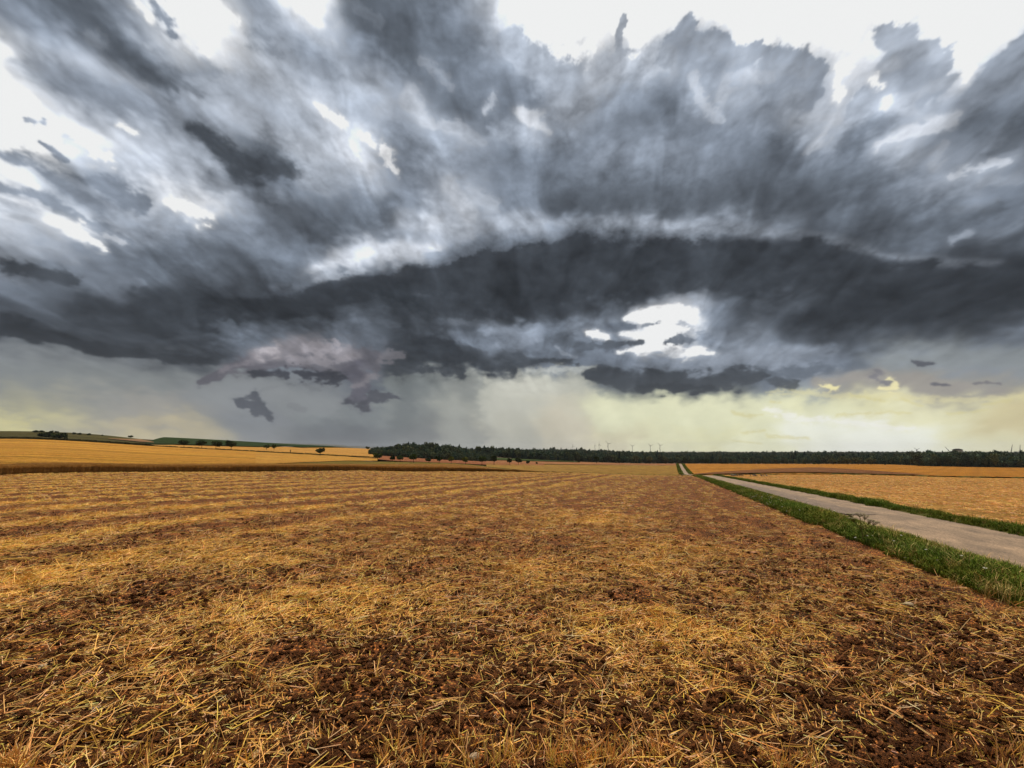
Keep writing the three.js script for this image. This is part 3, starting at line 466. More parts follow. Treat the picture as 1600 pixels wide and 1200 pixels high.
const M = {
  soil: new THREE.MeshPhysicalMaterial({ map: scaled(T.soil, 2.6), bumpMap: scaled(T.soilBump, 1.7), bumpScale: 0.035, roughness: 1, specularIntensity: 0.2 }),
  straw: new THREE.MeshPhysicalMaterial({ vertexColors: true, roughness: 0.8, specularIntensity: 0.35 }),
  lane: new THREE.MeshStandardMaterial({ map: scaled(T.lane, 3.1, 11), bumpMap: scaled(T.laneBump, 1.3), bumpScale: 0.004, roughness: 0.92, color: rgbOf(0.5, 0.385, 0.28) }),
  lanePatch: new THREE.MeshStandardMaterial({ map: scaled(T.lane, 2.3, 7), bumpMap: scaled(T.laneBump, 1.1), bumpScale: 0.004, roughness: 0.92, color: rgbOf(0.34, 0.265, 0.215) }),
  sod: new THREE.MeshPhysicalMaterial({ map: scaled(T.crop, 2.1), roughness: 1, specularIntensity: 0.1, color: rgbOf(0.085, 0.085, 0.018) }),
  blade: new THREE.MeshPhysicalMaterial({ vertexColors: true, roughness: 1, specularIntensity: 0.15 }),
  earth: new THREE.MeshStandardMaterial({ map: scaled(T.soil, 9), roughness: 1, color: rgbOf(0.5, 0.5, 0.35) }),
  leaf: new THREE.MeshPhysicalMaterial({ vertexColors: true, roughness: 1, specularIntensity: 0.15 }),
  bark: new THREE.MeshStandardMaterial({ map: T.bark, roughness: 1, color: rgbOf(0.09, 0.065, 0.045) }),
  backlitPaint: new THREE.MeshStandardMaterial({ color: rgbOf(0.1, 0.1, 0.095), roughness: 0.6 }),  // white turbine paint, its backlit shade put into this dark colour
  wall: new THREE.MeshStandardMaterial({ color: rgbOf(0.6, 0.56, 0.42), roughness: 0.9 }),
  roof: new THREE.MeshStandardMaterial({ color: rgbOf(0.08, 0.075, 0.06), roughness: 0.8 }),
  wood: new THREE.MeshStandardMaterial({ map: T.bark, color: rgbOf(0.1, 0.07, 0.05), roughness: 1 }),
  stone: new THREE.MeshStandardMaterial({ map: scaled(T.crop, 0.7), color: rgbOf(0.5, 0.4, 0.26), roughness: 0.95 }),
  husk: new THREE.MeshStandardMaterial({ map: scaled(T.crop, 0.3), color: rgbOf(0.6, 0.4, 0.17), roughness: 0.8 }),
  feather: new THREE.MeshStandardMaterial({ color: rgbOf(0.025, 0.023, 0.025), roughness: 0.6 }),
  petal: new THREE.MeshStandardMaterial({ vertexColors: true, roughness: 0.8 }),
};
function field(r, g, b, size = 26) { return new THREE.MeshPhysicalMaterial({ specularIntensity: 0.1, map: scaled(T.crop, size), bumpMap: scaled(T.cropBump, 5), bumpScale: 0.12, roughness: 1, color: rgbOf(r, g, b), vertexColors: true }); }

// ---------------------------------------------------------------- helpers
const used = {};
function put(o, name, label, category, group, kind, parent = scene) {
  if (parent === scene) { const n = used[name] = (used[name] ?? -1) + 1; o.name = n ? name + '_' + String(n).padStart(3, '0') : name; } else o.name = name;
  if (label) o.userData.label = label;
  if (category) o.userData.category = category;
  if (group) o.userData.group = group;
  if (kind) o.userData.kind = kind;
  o.traverse((m) => { if (m.isMesh) m.castShadow = m.receiveShadow = true; });
  parent.add(o); return o;
}
const structure = (o, name, label, parent) => put(o, name, label, null, null, 'structure', parent);
function grid(nu, nz, at, colorAt) {
  const pos = new Float32Array((nu + 1) * (nz + 1) * 3), uv = new Float32Array((nu + 1) * (nz + 1) * 2), col = colorAt && new Float32Array((nu + 1) * (nz + 1) * 3), index = [];
  for (let i = 0; i <= nu; i++) for (let j = 0; j <= nz; j++) {
    const k = i * (nz + 1) + j, p = at(i / nu, j / nz); pos.set(p, k * 3); uv[k * 2] = p[0]; uv[k * 2 + 1] = p[2];
    if (col) col.set(colorAt(p[0], -p[2]), k * 3);
    if (i < nu && j < nz) { const q = k + nz + 1; index.push(k, q, k + 1, k + 1, q, q + 1); }
  }
  const g = new THREE.BufferGeometry(); g.setAttribute('position', new THREE.BufferAttribute(pos, 3)); g.setAttribute('uv', new THREE.BufferAttribute(uv, 2)); if (col) g.setAttribute('color', new THREE.BufferAttribute(col, 3)); g.setIndex(index); g.computeVertexNormals(); return g;
}
// a sheet over the land between two bearings, from one forward distance to another
function sheet(u0, u1, near, far, nu, nz, lift, mat, colorAt) {
  const a0 = Math.atan(u0), a1 = Math.atan(u1);
  return new THREE.Mesh(grid(nu, nz, (s, t) => { const u = Math.tan(lerp(a0, a1, s)), n = near(u), f = Math.max(far(u), n + 0.02), z = n * Math.pow(f / n, t), x = u * z; return [x, land(x, z) + lift(x, z), -z]; }, colorAt), mat);
}
// a strip beside the lane between offsets c0 and c1 from its line
function along(c0, c1, z0, z1, nu, nz, lift, mat) {
  const m = new THREE.Mesh(grid(nu, nz, (s, t) => { const z = z0 + (z1 - z0) * Math.pow(t, 2), x = ROAD * z + (typeof c0 === 'function' ? lerp(c0(z), c1(z), s) : lerp(c0, c1, s)); return [x, land(x, Math.max(z, 0.03)) + lift(x, z, s), -z]; }), mat);
  const p = m.geometry.attributes.position, uv = m.geometry.attributes.uv; for (let i = 0; i < p.count; i++) uv.setXY(i, p.getX(i) + ROAD * p.getZ(i), -p.getZ(i) * 1.06);   // across and along the lane
  return m;
}
const scatter = (name, geometry, mat, list, parent, kindLabel) => {   // list of [Matrix4, Color?]
  const m = new THREE.InstancedMesh(geometry, mat, list.length); list.forEach(([x, c], i) => { m.setMatrixAt(i, x); if (c) m.setColorAt(i, c); });
  m.name = name; m.castShadow = m.receiveShadow = true; m.userData.kind = 'stuff'; if (kindLabel) m.userData.label = kindLabel; parent.add(m); return m;
};
const Q = new THREE.Quaternion(), E3 = new THREE.Euler(), V = new THREE.Vector3(), VS = new THREE.Vector3();
const place = (x, y, z, ry, s, sy = s, rx = 0, rz = 0) => new THREE.Matrix4().compose(V.set(x, y, z), Q.setFromEuler(E3.set(rx, ry, rz, 'YXZ')), VS.set(s, sy, s));
// triangles with their own colours
class Soup {
  constructor() { this.p = []; this.c = []; }
  tri(a, b, c, k) { this.p.push(...a, ...b, ...c); for (let i = 0; i < 3; i++) this.c.push(...k); }
  quad(a, b, c, d, k) { this.tri(a, b, c, k); this.tri(a, c, d, k); }
  stalk(a, b, r0, r1, k, sides = 3) {
    const d = [b[0] - a[0], b[1] - a[1], b[2] - a[2]], l = Math.hypot(...d) || 1; d.forEach((v, i) => d[i] = v / l);
    const n = Math.abs(d[1]) < 0.9 ? [0, 1, 0] : [1, 0, 0], s = [d[1] * n[2] - d[2] * n[1], d[2] * n[0] - d[0] * n[2], d[0] * n[1] - d[1] * n[0]], sl = Math.hypot(...s); s.forEach((v, i) => s[i] = v / sl);
    const t = [d[1] * s[2] - d[2] * s[1], d[2] * s[0] - d[0] * s[2], d[0] * s[1] - d[1] * s[0]];
    const ring = (c, r, q) => { const A = q / sides * Math.PI * 2, x = Math.cos(A) * r, y = Math.sin(A) * r; return [c[0] + s[0] * x + t[0] * y, c[1] + s[1] * x + t[1] * y, c[2] + s[2] * x + t[2] * y]; };
    for (let q = 0; q < sides; q++) this.quad(ring(a, r0, q), ring(a, r0, q + 1), ring(b, r1, q + 1), ring(b, r1, q), k);
  }
  geometry() { const g = new THREE.BufferGeometry(); g.setAttribute('position', new THREE.Float32BufferAttribute(this.p, 3)); g.setAttribute('color', new THREE.Float32BufferAttribute(this.c, 3)); g.computeVertexNormals(); return g; }
}
const mixc = (a, b, t) => a.map((v, i) => v + (b[i] - v) * t);

// ---------------------------------------------------------------- ground and fields
{ // base ground, out to the horizon, a little under the fields
  const g = grid(240, 90, (s, t) => { const a = (s - 0.5) * 2 * Math.PI, r = 0.3 * Math.pow(9000 / 0.3, t), x = Math.sin(a) * r, z = Math.cos(a) * r; return [x, (z > 0 ? land(x, z) * smoothstep(z / r, 0, 0.3) : 0) - 0.12 - r * 0.004, -z]; });
  structure(new THREE.Mesh(g, M.earth), 'ground', 'brown earth reaching to the horizon');
}
// how thick the straw lies: swaths along the lane's direction on the left, loose patches on the right
const PATCH = [[3.2, 10, 1.7], [2.3, 8.2, 0.9], [-2.7, 5.6, 1.1], [-1.4, 5.4, 0.9], [1.1, 5.2, 0.9], [1.9, 5.3, 0.7], [-6.8, 6.6, 1.6], [2.6, 15, 2.2], [0.5, 7.5, 0.9], [-4.6, 8.4, 1.2]];
function thickness(x, z) {
  const c = x - ROAD * z, wob = 0.9 * noise(x * 0.09 + 4, z * 0.09) + 0.35 * noise(x * 0.4, z * 0.4);
  const bend = 0.016 * Math.max(0, -x - 6) * Math.max(0, -x - 6) * (z < 30 ? (30 - z) / 30 : 0);
  const s = (c + wob + bend) / 3.4, ridge = 0.5 + 0.5 * Math.cos((s - 0.18) * Math.PI * 2), left = smoothstep(-c, 7.5, 10.5);
  let k = 0.3 + 0.3 * noise(x * 0.55 + 8, z * 0.55) + 0.16 * noise(x * 1.7, z * 1.7 + 5);
  k = lerp(k, 0.1 + 0.1 * noise(x * 0.7, z * 0.7) + 0.95 * Math.pow(ridge, 3), left);
  if (c > -8) { const s2 = (c + wob) / 1.9; k += 0.12 * Math.cos(s2 * Math.PI * 2) * smoothstep(z, 8, 16); k *= lerp(1, 0.5, smoothstep(c, -4, 0.5) * smoothstep(z, 3.5, 9)); }
  for (const [px, pz, r] of PATCH) { const d = Math.hypot(x - px, (z - pz) * 0.85) / r; if (d < 1.4) k += 0.5 * (1 - smoothstep(d + 0.3 * noise(x * 2.2, z * 2.2), 0.1, 1.3)); }
  return clamp(k, 0.04, 1.15);
}
const laneSide = (u, c) => u > ROAD + 0.001 ? c / (u - ROAD) : 1e9;
const stubble = sheet(-3.2, 12, () => 0.22, (u) => Math.min(stubbleEnd(u), laneSide(u, 4.9)), 330, 400, (x, z) => relief(x, z), M.soil);
structure(stubble, 'stubble_field', 'tilled brown stubble field strewn with golden straw');

// straw
const STRAW = [[0.88, 0.52, 0.1], [0.9, 0.59, 0.18], [0.78, 0.4, 0.08], [0.92, 0.69, 0.34], [0.44, 0.2, 0.05], [0.85, 0.53, 0.19]];
function strawHeap(seed, n, spread, len, rad, rise, upright = 0) {
  const r = seeded(seed), s = new Soup();
  for (let i = 0; i < n; i++) {
    const a = r() * 6.283, d = Math.sqrt(r()) * spread, l = len * (0.35 + 0.9 * r() * r() + 0.2 * r()), up = upright ? 0.75 + r() * 0.75 : (r() < 0.12 ? 0.2 + r() * 0.8 : (r() - 0.35) * 0.22), yaw = r() * 6.283, k = mixc(STRAW[Math.floor(r() * STRAW.length)], [0.88, 0.53, 0.13], r() * 0.5).map((v) => v * (0.68 + 0.36 * r()));
    const x = Math.cos(a) * d, z = Math.sin(a) * d, y = upright ? -0.02 : 0.003 + r() * r() * rise, ca = Math.cos(up), w = rad * (0.6 + 0.7 * r());
    const mid = [x + Math.cos(yaw) * ca * l * 0.55, y + Math.sin(up) * l * 0.55, z + Math.sin(yaw) * ca * l * 0.55];
    s.stalk([x, y, z], mid, w, w * 0.95, k);
    if (r() < 0.75) { const y2 = yaw + (r() - 0.5) * (r() < 0.2 ? 1.6 : 0.3), u2 = up - r() * 0.25; s.stalk(mid, [mid[0] + Math.cos(y2) * Math.cos(u2) * l * 0.45, Math.max(0.002, mid[1] + Math.sin(u2) * l * 0.45), mid[2] + Math.sin(y2) * Math.cos(u2) * l * 0.45], w * 0.95, w * 0.6, k); }
  }
  return s.geometry();
}
const nearHeaps = [1, 2, 3, 4, 5, 6].map((i) => strawHeap(100 + i, 14, 0.14, 0.235, 0.0025, 0.03));
const chaffHeaps = [1, 2, 3].map((i) => strawHeap(200 + i, 20, 0.17, 0.065, 0.002, 0.014));
const farHeaps = [1, 2, 3].map((i) => strawHeap(300 + i, 18, 0.2, 0.2, 0.0065, 0.09));
const tufts = [1, 2, 3, 4].map((i) => strawHeap(400 + i, 8, 0.06, 0.22, 0.003, 0, 1));
const strawField = put(new THREE.Group(), 'straw', 'golden straw and chaff lying over the brown soil', 'straw', null, 'stuff');
function lay(kinds, name, z0, z1, perM2, scale, seed, ok) {
  const r = seeded(seed), lists = kinds.map(() => []), tint = new THREE.Color();
  const uMax = 1.25, n = Math.round(perM2 * uMax * (z1 * z1 - z0 * z0));
  for (let i = 0; i < n; i++) {
    const z = Math.sqrt(lerp(z0 * z0, z1 * z1, r())), u = (r() * 2 - 1) * uMax, x = u * z, pick = r(), a = r() * 6.283, sc = scale * (0.75 + 0.5 * r());
    const k = ok(x, z); if (pick > k) continue;
    const e = 0.06, y = land(x, z) + relief(x, z), rx = z < 25 ? -(relief(x, z - e) - relief(x, z + e)) / (2 * e) : 0;
    const sx = z < 25 ? (relief(x + e, z) - relief(x - e, z)) / (2 * e) : 0;
    const q = new THREE.Quaternion().setFromUnitVectors(new THREE.Vector3(0, 1, 0), new THREE.Vector3(-sx * 0.8, 1, -rx * -0.8).normalize()).multiply(new THREE.Quaternion().setFromAxisAngle(new THREE.Vector3(0, 1, 0), a));
    const b = (0.78 + 0.3 * r()) * (0.8 + 0.36 * clamp(k, 0, 1)), gold = clamp(k - 0.55, 0, 0.5); lists[Math.floor(r() * kinds.length)].push([new THREE.Matrix4().compose(new THREE.Vector3(x, y + 0.002, -z), q, new THREE.Vector3(sc, sc, sc)), tint.clone().setRGB(Math.min(b, 1.08), Math.min(b * (0.94 + 0.08 * r() + 0.03 * gold), 1.08), b * (0.85 + 0.3 * r()) * (1 - 0.3 * gold))]);
  }
  kinds.forEach((g, i) => lists[i].length && scatter(name, g, M.straw, lists[i], strawField));
}
const inStubble = (x, z) => { const u = x / z; return x - ROAD * z < 4.1 + 0.3 * noise(x * 2, z * 2) && z < stubbleEnd(u) ? thickness(x, z) : 0; };
lay(nearHeaps, 'straw_heaps', 1.2, 7, 105, 1, 11, inStubble);
lay(chaffHeaps, 'chaff', 1.2, 10, 80, 1, 12, (x, z) => inStubble(x, z) * 0.8 + (inStubble(x, z) > 0 ? 0.2 : 0));
lay(nearHeaps, 'straw_heaps', 7, 18, 50, 1.15, 13, inStubble);
lay(farHeaps, 'straw_heaps', 16, 42, 15, 0.9, 14, inStubble);
lay(farHeaps, 'straw_heaps', 42, 110, 4.2, 1.25, 15, inStubble);
{ // rows of standing stubble close by
  const r = seeded(21), lists = tufts.map(() => []);
  const rows = [[0.62, 3.0, 0.34, 0.12, 34], [0.2, 2.9, 0.3, 0.08, 24], [-0.45, 2.98, 0.32, 0.14, 24], [-2.75, 2.86, 0.3, 0.06, 26], [-2.0, 2.84, 0.3, 0.06, 10], [2.85, 2.95, 0.3, 0.12, 16], [1.5, 2.9, 0.3, 0.1, 10], [1.3, 3.7, 0.5, 0.2, 8], [1.05, 5.3, 0.8, 0.15, 16], [2.0, 5.1, 0.6, 0.2, 10], [-1.6, 3.9, 0.7, 0.3, 6], [3.5, 4.2, 0.5, 0.3, 8], [-1.3, 3.0, 0.4, 0.15, 8]];
  for (const [x, z, w, d, n] of rows) for (let i = 0; i < n; i++) { const a = x + (r() * 2 - 1) * w, b = z + (r() * 2 - 1) * d; lists[Math.floor(r() * 4)].push([place(a, land(a, b) + relief(a, b), -b, r() * 6.28, 0.65 + 0.45 * r(), 0.6 + 0.55 * r(), (r() - 0.5) * 0.7, (r() - 0.5) * 0.7)]); }
  for (let i = 0; i < 2600; i++) { const b = 2.2 + 16 * Math.sqrt(r()), a = (r() * 2 - 1) * 1.2 * b, k = inStubble(a, b); if (r() > k * k) continue; lists[Math.floor(r() * 4)].push([place(a, land(a, b) + relief(a, b), -b, r() * 6.28, 0.5 + 0.5 * r(), 0.4 + 0.5 * r(), (r() - 0.5) * 1.3, (r() - 0.5) * 1.3)]); }
  tufts.forEach((g, i) => scatter('standing_stubble', g, M.straw, lists[i], strawField));
}
{ // clods of soil
  const r = seeded(31), kinds = [0, 1, 2].map((k) => { const g = new THREE.IcosahedronGeometry(1, 2), p = g.attributes.position; for (let i = 0; i < p.count; i++) { V.fromBufferAttribute(p, i); const s = 1 + 0.4 * noise(V.x * 1.7 + k * 9, V.y * 1.7 + V.z * 1.3) + 0.18 * noise(V.x * 5 + k, V.z * 5 + V.y * 4); p.setXYZ(i, V.x * s, V.y * s * 0.66, V.z * s); } g.computeVertexNormals(); return g; }), lists = [[], [], []];
  const clods = put(new THREE.Group(), 'soil_clods', 'crumbled brown clods of earth among the straw', 'soil', null, 'stuff');
  for (let i = 0; i < 42000; i++) { const b = 1.4 + 15 * r() * r() + r(), a = (r() * 2 - 1) * 1.2 * b, s = 0.006 + 0.03 * r() ** 4 + 0.008 * r(); if (a - ROAD * b > 3.7) continue; lists[i % 3].push([place(a, land(a, b) + relief(a, b) + s * 0.2, -b, r() * 6.28, s, s * (0.7 + 0.5 * r()), r() - 0.5, r() - 0.5), new THREE.Color().setScalar(0.75 + 0.5 * r())]); }
  kinds.forEach((g, i) => scatter('clods', g, M.soil, lists[i], clods));
}
console.log('stubble laid');

// lane and its verges
structure(along(5.55, 8.45, 0.03, 450, 8, 260, (x, z, s) => 0.03 + 1.0 * smoothstep(z, 105, 200) + 0.03 * (1 - (2 * s - 1) ** 2) + 0.008 * noise(x * 1.3, z * 0.7), M.lane), 'lane', 'pale worn asphalt farm lane running to the woods');
const lane = scene.getObjectByName('lane');
for (const [a, b, z0, z1] of [[5.8, 6.9, 16.2, 44]]) {
  const m = along((z) => a + 0.12 * noise(z * 1.9, a) + (z - z0 < 0.6 ? 0.25 * (0.6 - z + z0) : 0), (z) => b + 0.22 * noise(z * 0.8, b), z0, z1, 4, 70, (x, z, s) => 0.066 + z * 0.0004 + 0.008 * noise(x * 1.3, z * 0.7), M.lanePatch);
  put(m, 'repair_patch', 'darker patch of asphalt', null, null, null, lane);
}
const mound = (x, z, s) => 0.02 + 0.95 * smoothstep(z, 105, 200) + 0.07 * Math.sin(Math.PI * s);
structure(along((z) => 4.2 + 0.15 * noise(z * 0.9, 1) + 0.1 * noise(z * 3, 2), (z) => 5.6 + 0.06 * noise(z * 1.4, 5), 0.03, 450, 6, 220, mound, M.sod), 'grass_verge', 'green grass verge between stubble and lane');
structure(along((z) => 8.4 + 0.06 * noise(z, 3), (z) => 9.25 + 0.12 * noise(z * 1.1, 8), 0.03, 450, 6, 220, mound, M.sod), 'grass_verge', 'narrow green grass verge beyond the lane');
function grassTuft(seed, n, spread, h, w, cols) {
  const r = seeded(seed), s = new Soup();
  for (let i = 0; i < n; i++) { const a = r() * 6.283, d = Math.sqrt(r()) * spread, x = Math.cos(a) * d, z = Math.sin(a) * d, l = h * (0.4 + 0.7 * r()), yaw = r() * 6.283, lean = 0.15 + 0.7 * r(), k = mixc(cols[Math.floor(r() * cols.length)], cols[0], r() * 0.5), ww = w * (0.7 + 0.6 * r());
    const cx = Math.cos(yaw), cz = Math.sin(yaw), m = [x + cx * lean * l * 0.35, l * 0.6, z + cz * lean * l * 0.35], t = [x + cx * lean * l, l * (1 - 0.25 * lean), z + cz * lean * l], sx = -cz * ww, sz = cx * ww;
    s.quad([x - sx, 0, z - sz], [x + sx, 0, z + sz], [m[0] + sx * 0.8, m[1], m[2] + sz * 0.8], [m[0] - sx * 0.8, m[1], m[2] - sz * 0.8], k); s.tri([m[0] - sx * 0.8, m[1], m[2] - sz * 0.8], [m[0] + sx * 0.8, m[1], m[2] + sz * 0.8], t, k); }
  return s.geometry();
}
const GREEN = [[0.1, 0.145, 0.014], [0.07, 0.105, 0.01], [0.145, 0.175, 0.02], [0.21, 0.19, 0.04], [0.045, 0.075, 0.01]], DRY = [[0.42, 0.29, 0.1], [0.34, 0.24, 0.08], [0.5, 0.37, 0.15]];
const grassKinds = [1, 2, 3, 4].map((i) => grassTuft(500 + i, 40, 0.12, 0.15, 0.0036, GREEN)), dryKinds = [grassTuft(511, 18, 0.07, 0.24, 0.0026, DRY)], weedKinds = [1, 2].map((i) => grassTuft(520 + i, 26, 0.12, 0.1, 0.012, GREEN));
const verge = put(new THREE.Group(), 'verge_grass', 'green grass blades growing along both edges of the lane', 'grass', null, 'stuff');
{ const r = seeded(41), L = grassKinds.map(() => []), D = [[]], W = [[], []];
  const strip = (c0, c1, z0, z1, n, sc, dry) => { for (let i = 0; i < n; i++) { const z = z0 * Math.pow(z1 / z0, r()), t = r(), c = lerp(c0, c1, t) + 0.16 * noise(z * 1.1, c0) + 0.1 * noise(z * 4, c0), x = ROAD * z + c, y = land(x, z) + 0.02 + 0.95 * smoothstep(z, 105, 200) + 0.06 * Math.sin(Math.PI * clamp(t, 0, 1)), k = r(), s = sc * (0.6 + 0.8 * r()) * (0.7 + 0.5 * Math.sin(Math.PI * t)) * (1 + 0.35 * noise(z * 0.5, c0 + 3));
      const b = 0.75 + 0.5 * r(), m = [place(x, y, -z, r() * 6.28, s * 1.1, s), new THREE.Color().setRGB(b * (1 + 0.25 * noise(z * 0.3, t * 2)), b, b)];
      if (k < dry) D[0].push(m); else if (k < dry + 0.22) W[i & 1].push(m); else L[i & 3].push(m); } };
  strip(4.1, 5.4, 2.6, 14, 5800, 0.9, 0.05); strip(4.0, 5.5, 14, 100, 6400, 1.05, 0.02); strip(8.45, 9.35, 3, 20, 1500, 0.85, 0.04); strip(8.4, 9.3, 20, 100, 2200, 1.1, 0.02);
  strip(3.2, 5.7, 240, 440, 1500, 2.6, 0); strip(8.3, 10.8, 240, 440, 1500, 2.6, 0);
  for (let i = 0; i < 16; i++) { const z = 5.6 + r() * 1.4, x = ROAD * z + 3.9 + r() * 0.6; D[0].push([place(x, land(x, z) + 0.02, -z, r() * 6.28, 0.8 + r() * 0.5)]); }
  grassKinds.forEach((g, i) => scatter('grass', g, M.blade, L[i], verge)); dryKinds.forEach((g, i) => scatter('dry_grass', g, M.blade, D[i], verge)); weedKinds.forEach((g, i) => scatter('weeds', g, M.blade, W[i], verge)); }

// crop fields: [name, label, bearing from, to, near, far, lift, colour]
const plough = (streak, seed) => (x, z) => { const s = 1 + streak * (0.6 * noise(x * 0.004 + seed, z * 0.045) + 0.5 * noise(x * 0.012, z * 0.16 + seed)) + 0.1 * noise(x * 0.5, z * 0.5); return [s, s * (1 + 0.05 * noise(x * 0.01, z * 0.03 + 5)), s * (1 + 0.1 * noise(x * 0.02 + 9, z * 0.05))]; };
function crop(name, label, near, far, lift, colour, nu = 90, nz = 60, streak = 0.3, bump = 0.12) {
  const u0 = near[0][0], u1 = near[near.length - 1][0];
  const m = sheet(u0, u1, steps(near), steps(far), nu, nz, (x, z) => (lift === 0.8 ? lift * (1 - 0.8 * smoothstep(x / z, -0.12, 0.1)) : lift) + bump * noise(x * 0.7, z * 0.7) * (z < 160 ? 1 : 0.3), field(...colour), plough(streak, u0 * 9 + lift));
  return structure(m, name, label);
}
const edgeU = [-1.783, -1.097, -0.727, -0.357, -0.137, 0.103], wheatNear = edgeU.map((u) => [u, stubbleEnd(u) + 0.25]);
crop('standing_wheat_field', 'standing ripe wheat with a dark cut edge beside the stubble', wheatNear, [[-1.783, 50], [-1.097, 62], [-0.727, 92], [-0.357, 140], [-0.137, 180], [0.103, 190]], 0.8, [0.273, 0.138, 0.0296], 260, 90, 0.3, 0.05);
crop('golden_field', 'broad golden wheat field rising to the track', [[-1.783, 50.3], [-1.097, 62.3], [-0.727, 92.3], [-0.549, 116]], [[-1.783, 326], [-1.097, 327], [-0.727, 328], [-0.549, 328]], 0.55, [0.493, 0.263, 0.0445], 140, 200, 0.55);
crop('golden_field', 'golden field below the row of dark trees', [[-0.549, 116.3], [-0.357, 232], [-0.288, 250]], [[-0.549, 328], [-0.357, 328], [-0.288, 300]], 0.5, [0.506, 0.283, 0.0556], 80, 80, 0.3);
crop('grass_strip', 'strip of olive grass behind the standing wheat', [[-0.686, 99], [-0.357, 140.5], [-0.137, 181], [0, 192]], [[-0.686, 100], [-0.549, 122], [-0.357, 231], [-0.137, 254], [0, 250]], 0.3, [0.176, 0.138, 0.026], 90, 24, 0.2);
crop('golden_field', 'golden hill field above the row of dark trees', [[-0.802, 334], [-0.357, 334], [-0.285, 310]], [[-0.802, 336], [-0.727, 420], [-0.549, 470], [-0.357, 655], [-0.285, 640]], 0.5, [0.519, 0.288, 0.0666], 90, 70, 0.25);
crop('hill_pasture', 'green brown pasture on the left hill', [[-1.783, 333], [-1.097, 333], [-0.802, 336], [-0.727, 421]], [[-1.783, 700], [-1.097, 690], [-0.727, 500]], 0.4, [0.078, 0.0722, 0.0222], 80, 60, 0.5);
crop('green_field', 'dark green field along the left skyline', [[-0.789, 400], [-0.727, 440], [-0.549, 480], [-0.405, 600]], [[-0.789, 470], [-0.727, 700], [-0.549, 690], [-0.405, 690]], 0.9, [0.0227, 0.0471, 0.0104], 60, 40, 0.3);
crop('green_field', 'dark green wedge of crop on the golden hill', [[-0.514, 540], [-0.453, 520], [-0.329, 630]], [[-0.514, 545], [-0.453, 600], [-0.329, 645]], 1.5, [0.0195, 0.0439, 0.00963], 40, 16, 0.3);
crop('fallow_field', 'small pinkish fallow wedge on the left hill', [[-0.871, 470], [-0.802, 440], [-0.771, 440]], [[-0.871, 480], [-0.802, 520], [-0.771, 455]], 1.2, [0.273, 0.169, 0.0889], 30, 12, 0.3);
crop('red_field', 'reddish brown field behind the row of round trees', [[-0.293, 300], [-0.247, 262], [-0.137, 256], [0.069, 330]], [[-0.293, 420], [-0.137, 415], [0.069, 430]], 0.4, [0.286, 0.113, 0.0518], 80, 40, 0.3);
crop('olive_field', 'olive golden field left of the far lane', [[-0.055, 230], [0.096, 230], [0.365, 230]], [[-0.055, 330], [0.096, 385], [0.365, 392]], 0.4, [0.312, 0.194, 0.0445], 70, 60, 0.3);
crop('brown_field', 'brown field in front of the far wood left of the lane', [[-0.055, 334], [0.069, 400], [0.365, 400]], [[-0.055, 540], [0.365, 640]], 0.4, [0.325, 0.157, 0.0666], 60, 30, 0.3);
crop('green_strip', 'thin green strip at the foot of the middle wood', [[-0.041, 470], [0.144, 500]], [[-0.041, 560], [0.144, 590]], 1.0, [0.0454, 0.0752, 0.0148], 24, 10, 0.2);
crop('orange_field', 'orange brown field in front of the right woods', [[0.366, 200], [0.686, 190], [1.097, 170], [1.783, 160]], [[0.366, 640], [0.686, 600], [0.85, 480], [1.097, 420], [1.783, 400]], 0.3, [0.402, 0.184, 0.0268], 120, 140, 0.3);
crop('brown_field', 'dark brown wedge lying across the orange field', [[0.377, 250], [0.603, 240], [0.891, 190]], [[0.377, 253], [0.521, 300], [0.645, 335], [0.891, 193]], 0.75, [0.195, 0.088, 0.0333], 70, 30, 0.3);
{ // pale stubble right of the lane
  const m = sheet(0.44, 6, (u) => 9.3 / (u - ROAD), (u) => Math.max(9.4 / (u - ROAD), steps([[0.4, 104], [0.425, 103], [0.686, 98], [1.097, 80], [1.783, 72], [6, 60]])(u)), 240, 160, (x, z) => 0.04 + relief(x, z) * 0.8 + 0.02 * noise(x * 3, z * 3), field(0.47, 0.27, 0.08, 12), plough(0.35, 3));
  structure(m, 'pale_stubble_field', 'pale golden stubble field right of the lane');
  const margin = sheet(0.428, 1.783, steps([[0.428, 103], [0.686, 98], [1.097, 80], [1.783, 72]]), steps([[0.428, 108], [0.686, 101.5], [1.097, 83], [1.783, 75]]), 160, 8, (x, z) => 0.25 + 0.2 * noise(x * 0.9, z * 0.9), M.sod);
  structure(margin, 'field_margin', 'dark grassy margin behind the pale stubble');
  const r = seeded(61), L = farHeaps.map(() => []);
  for (let i = 0; i < 26000; i++) { const z = 8 + 95 * Math.pow(r(), 0.75), u = 0.4 + r() * 0.85, x = u * z; if (x - ROAD * z < 9.4 || z > steps([[0.4, 103], [0.686, 98], [1.097, 80]])(u)) continue; const k = 0.55 + 0.4 * Math.cos((x - ROAD * z) * 2.6) + 0.5 * noise(x * 0.3, z * 0.3); if (r() > k) continue; const b = 0.8 + 0.4 * r(); L[i % 3].push([place(x, land(x, z) + relief(x, z) * 0.8 + 0.05, -z, r() * 6.28, 0.75 + 0.55 * z / 90), new THREE.Color().setRGB(b, b * 0.95, b * 1.1)]); }
  const g = put(new THREE.Group(), 'pale_straw', 'short pale straw over the field right of the lane', 'straw', null, 'stuff');
  farHeaps.forEach((h, i) => scatter('straw_heaps', h, M.straw, L[i], g));
}
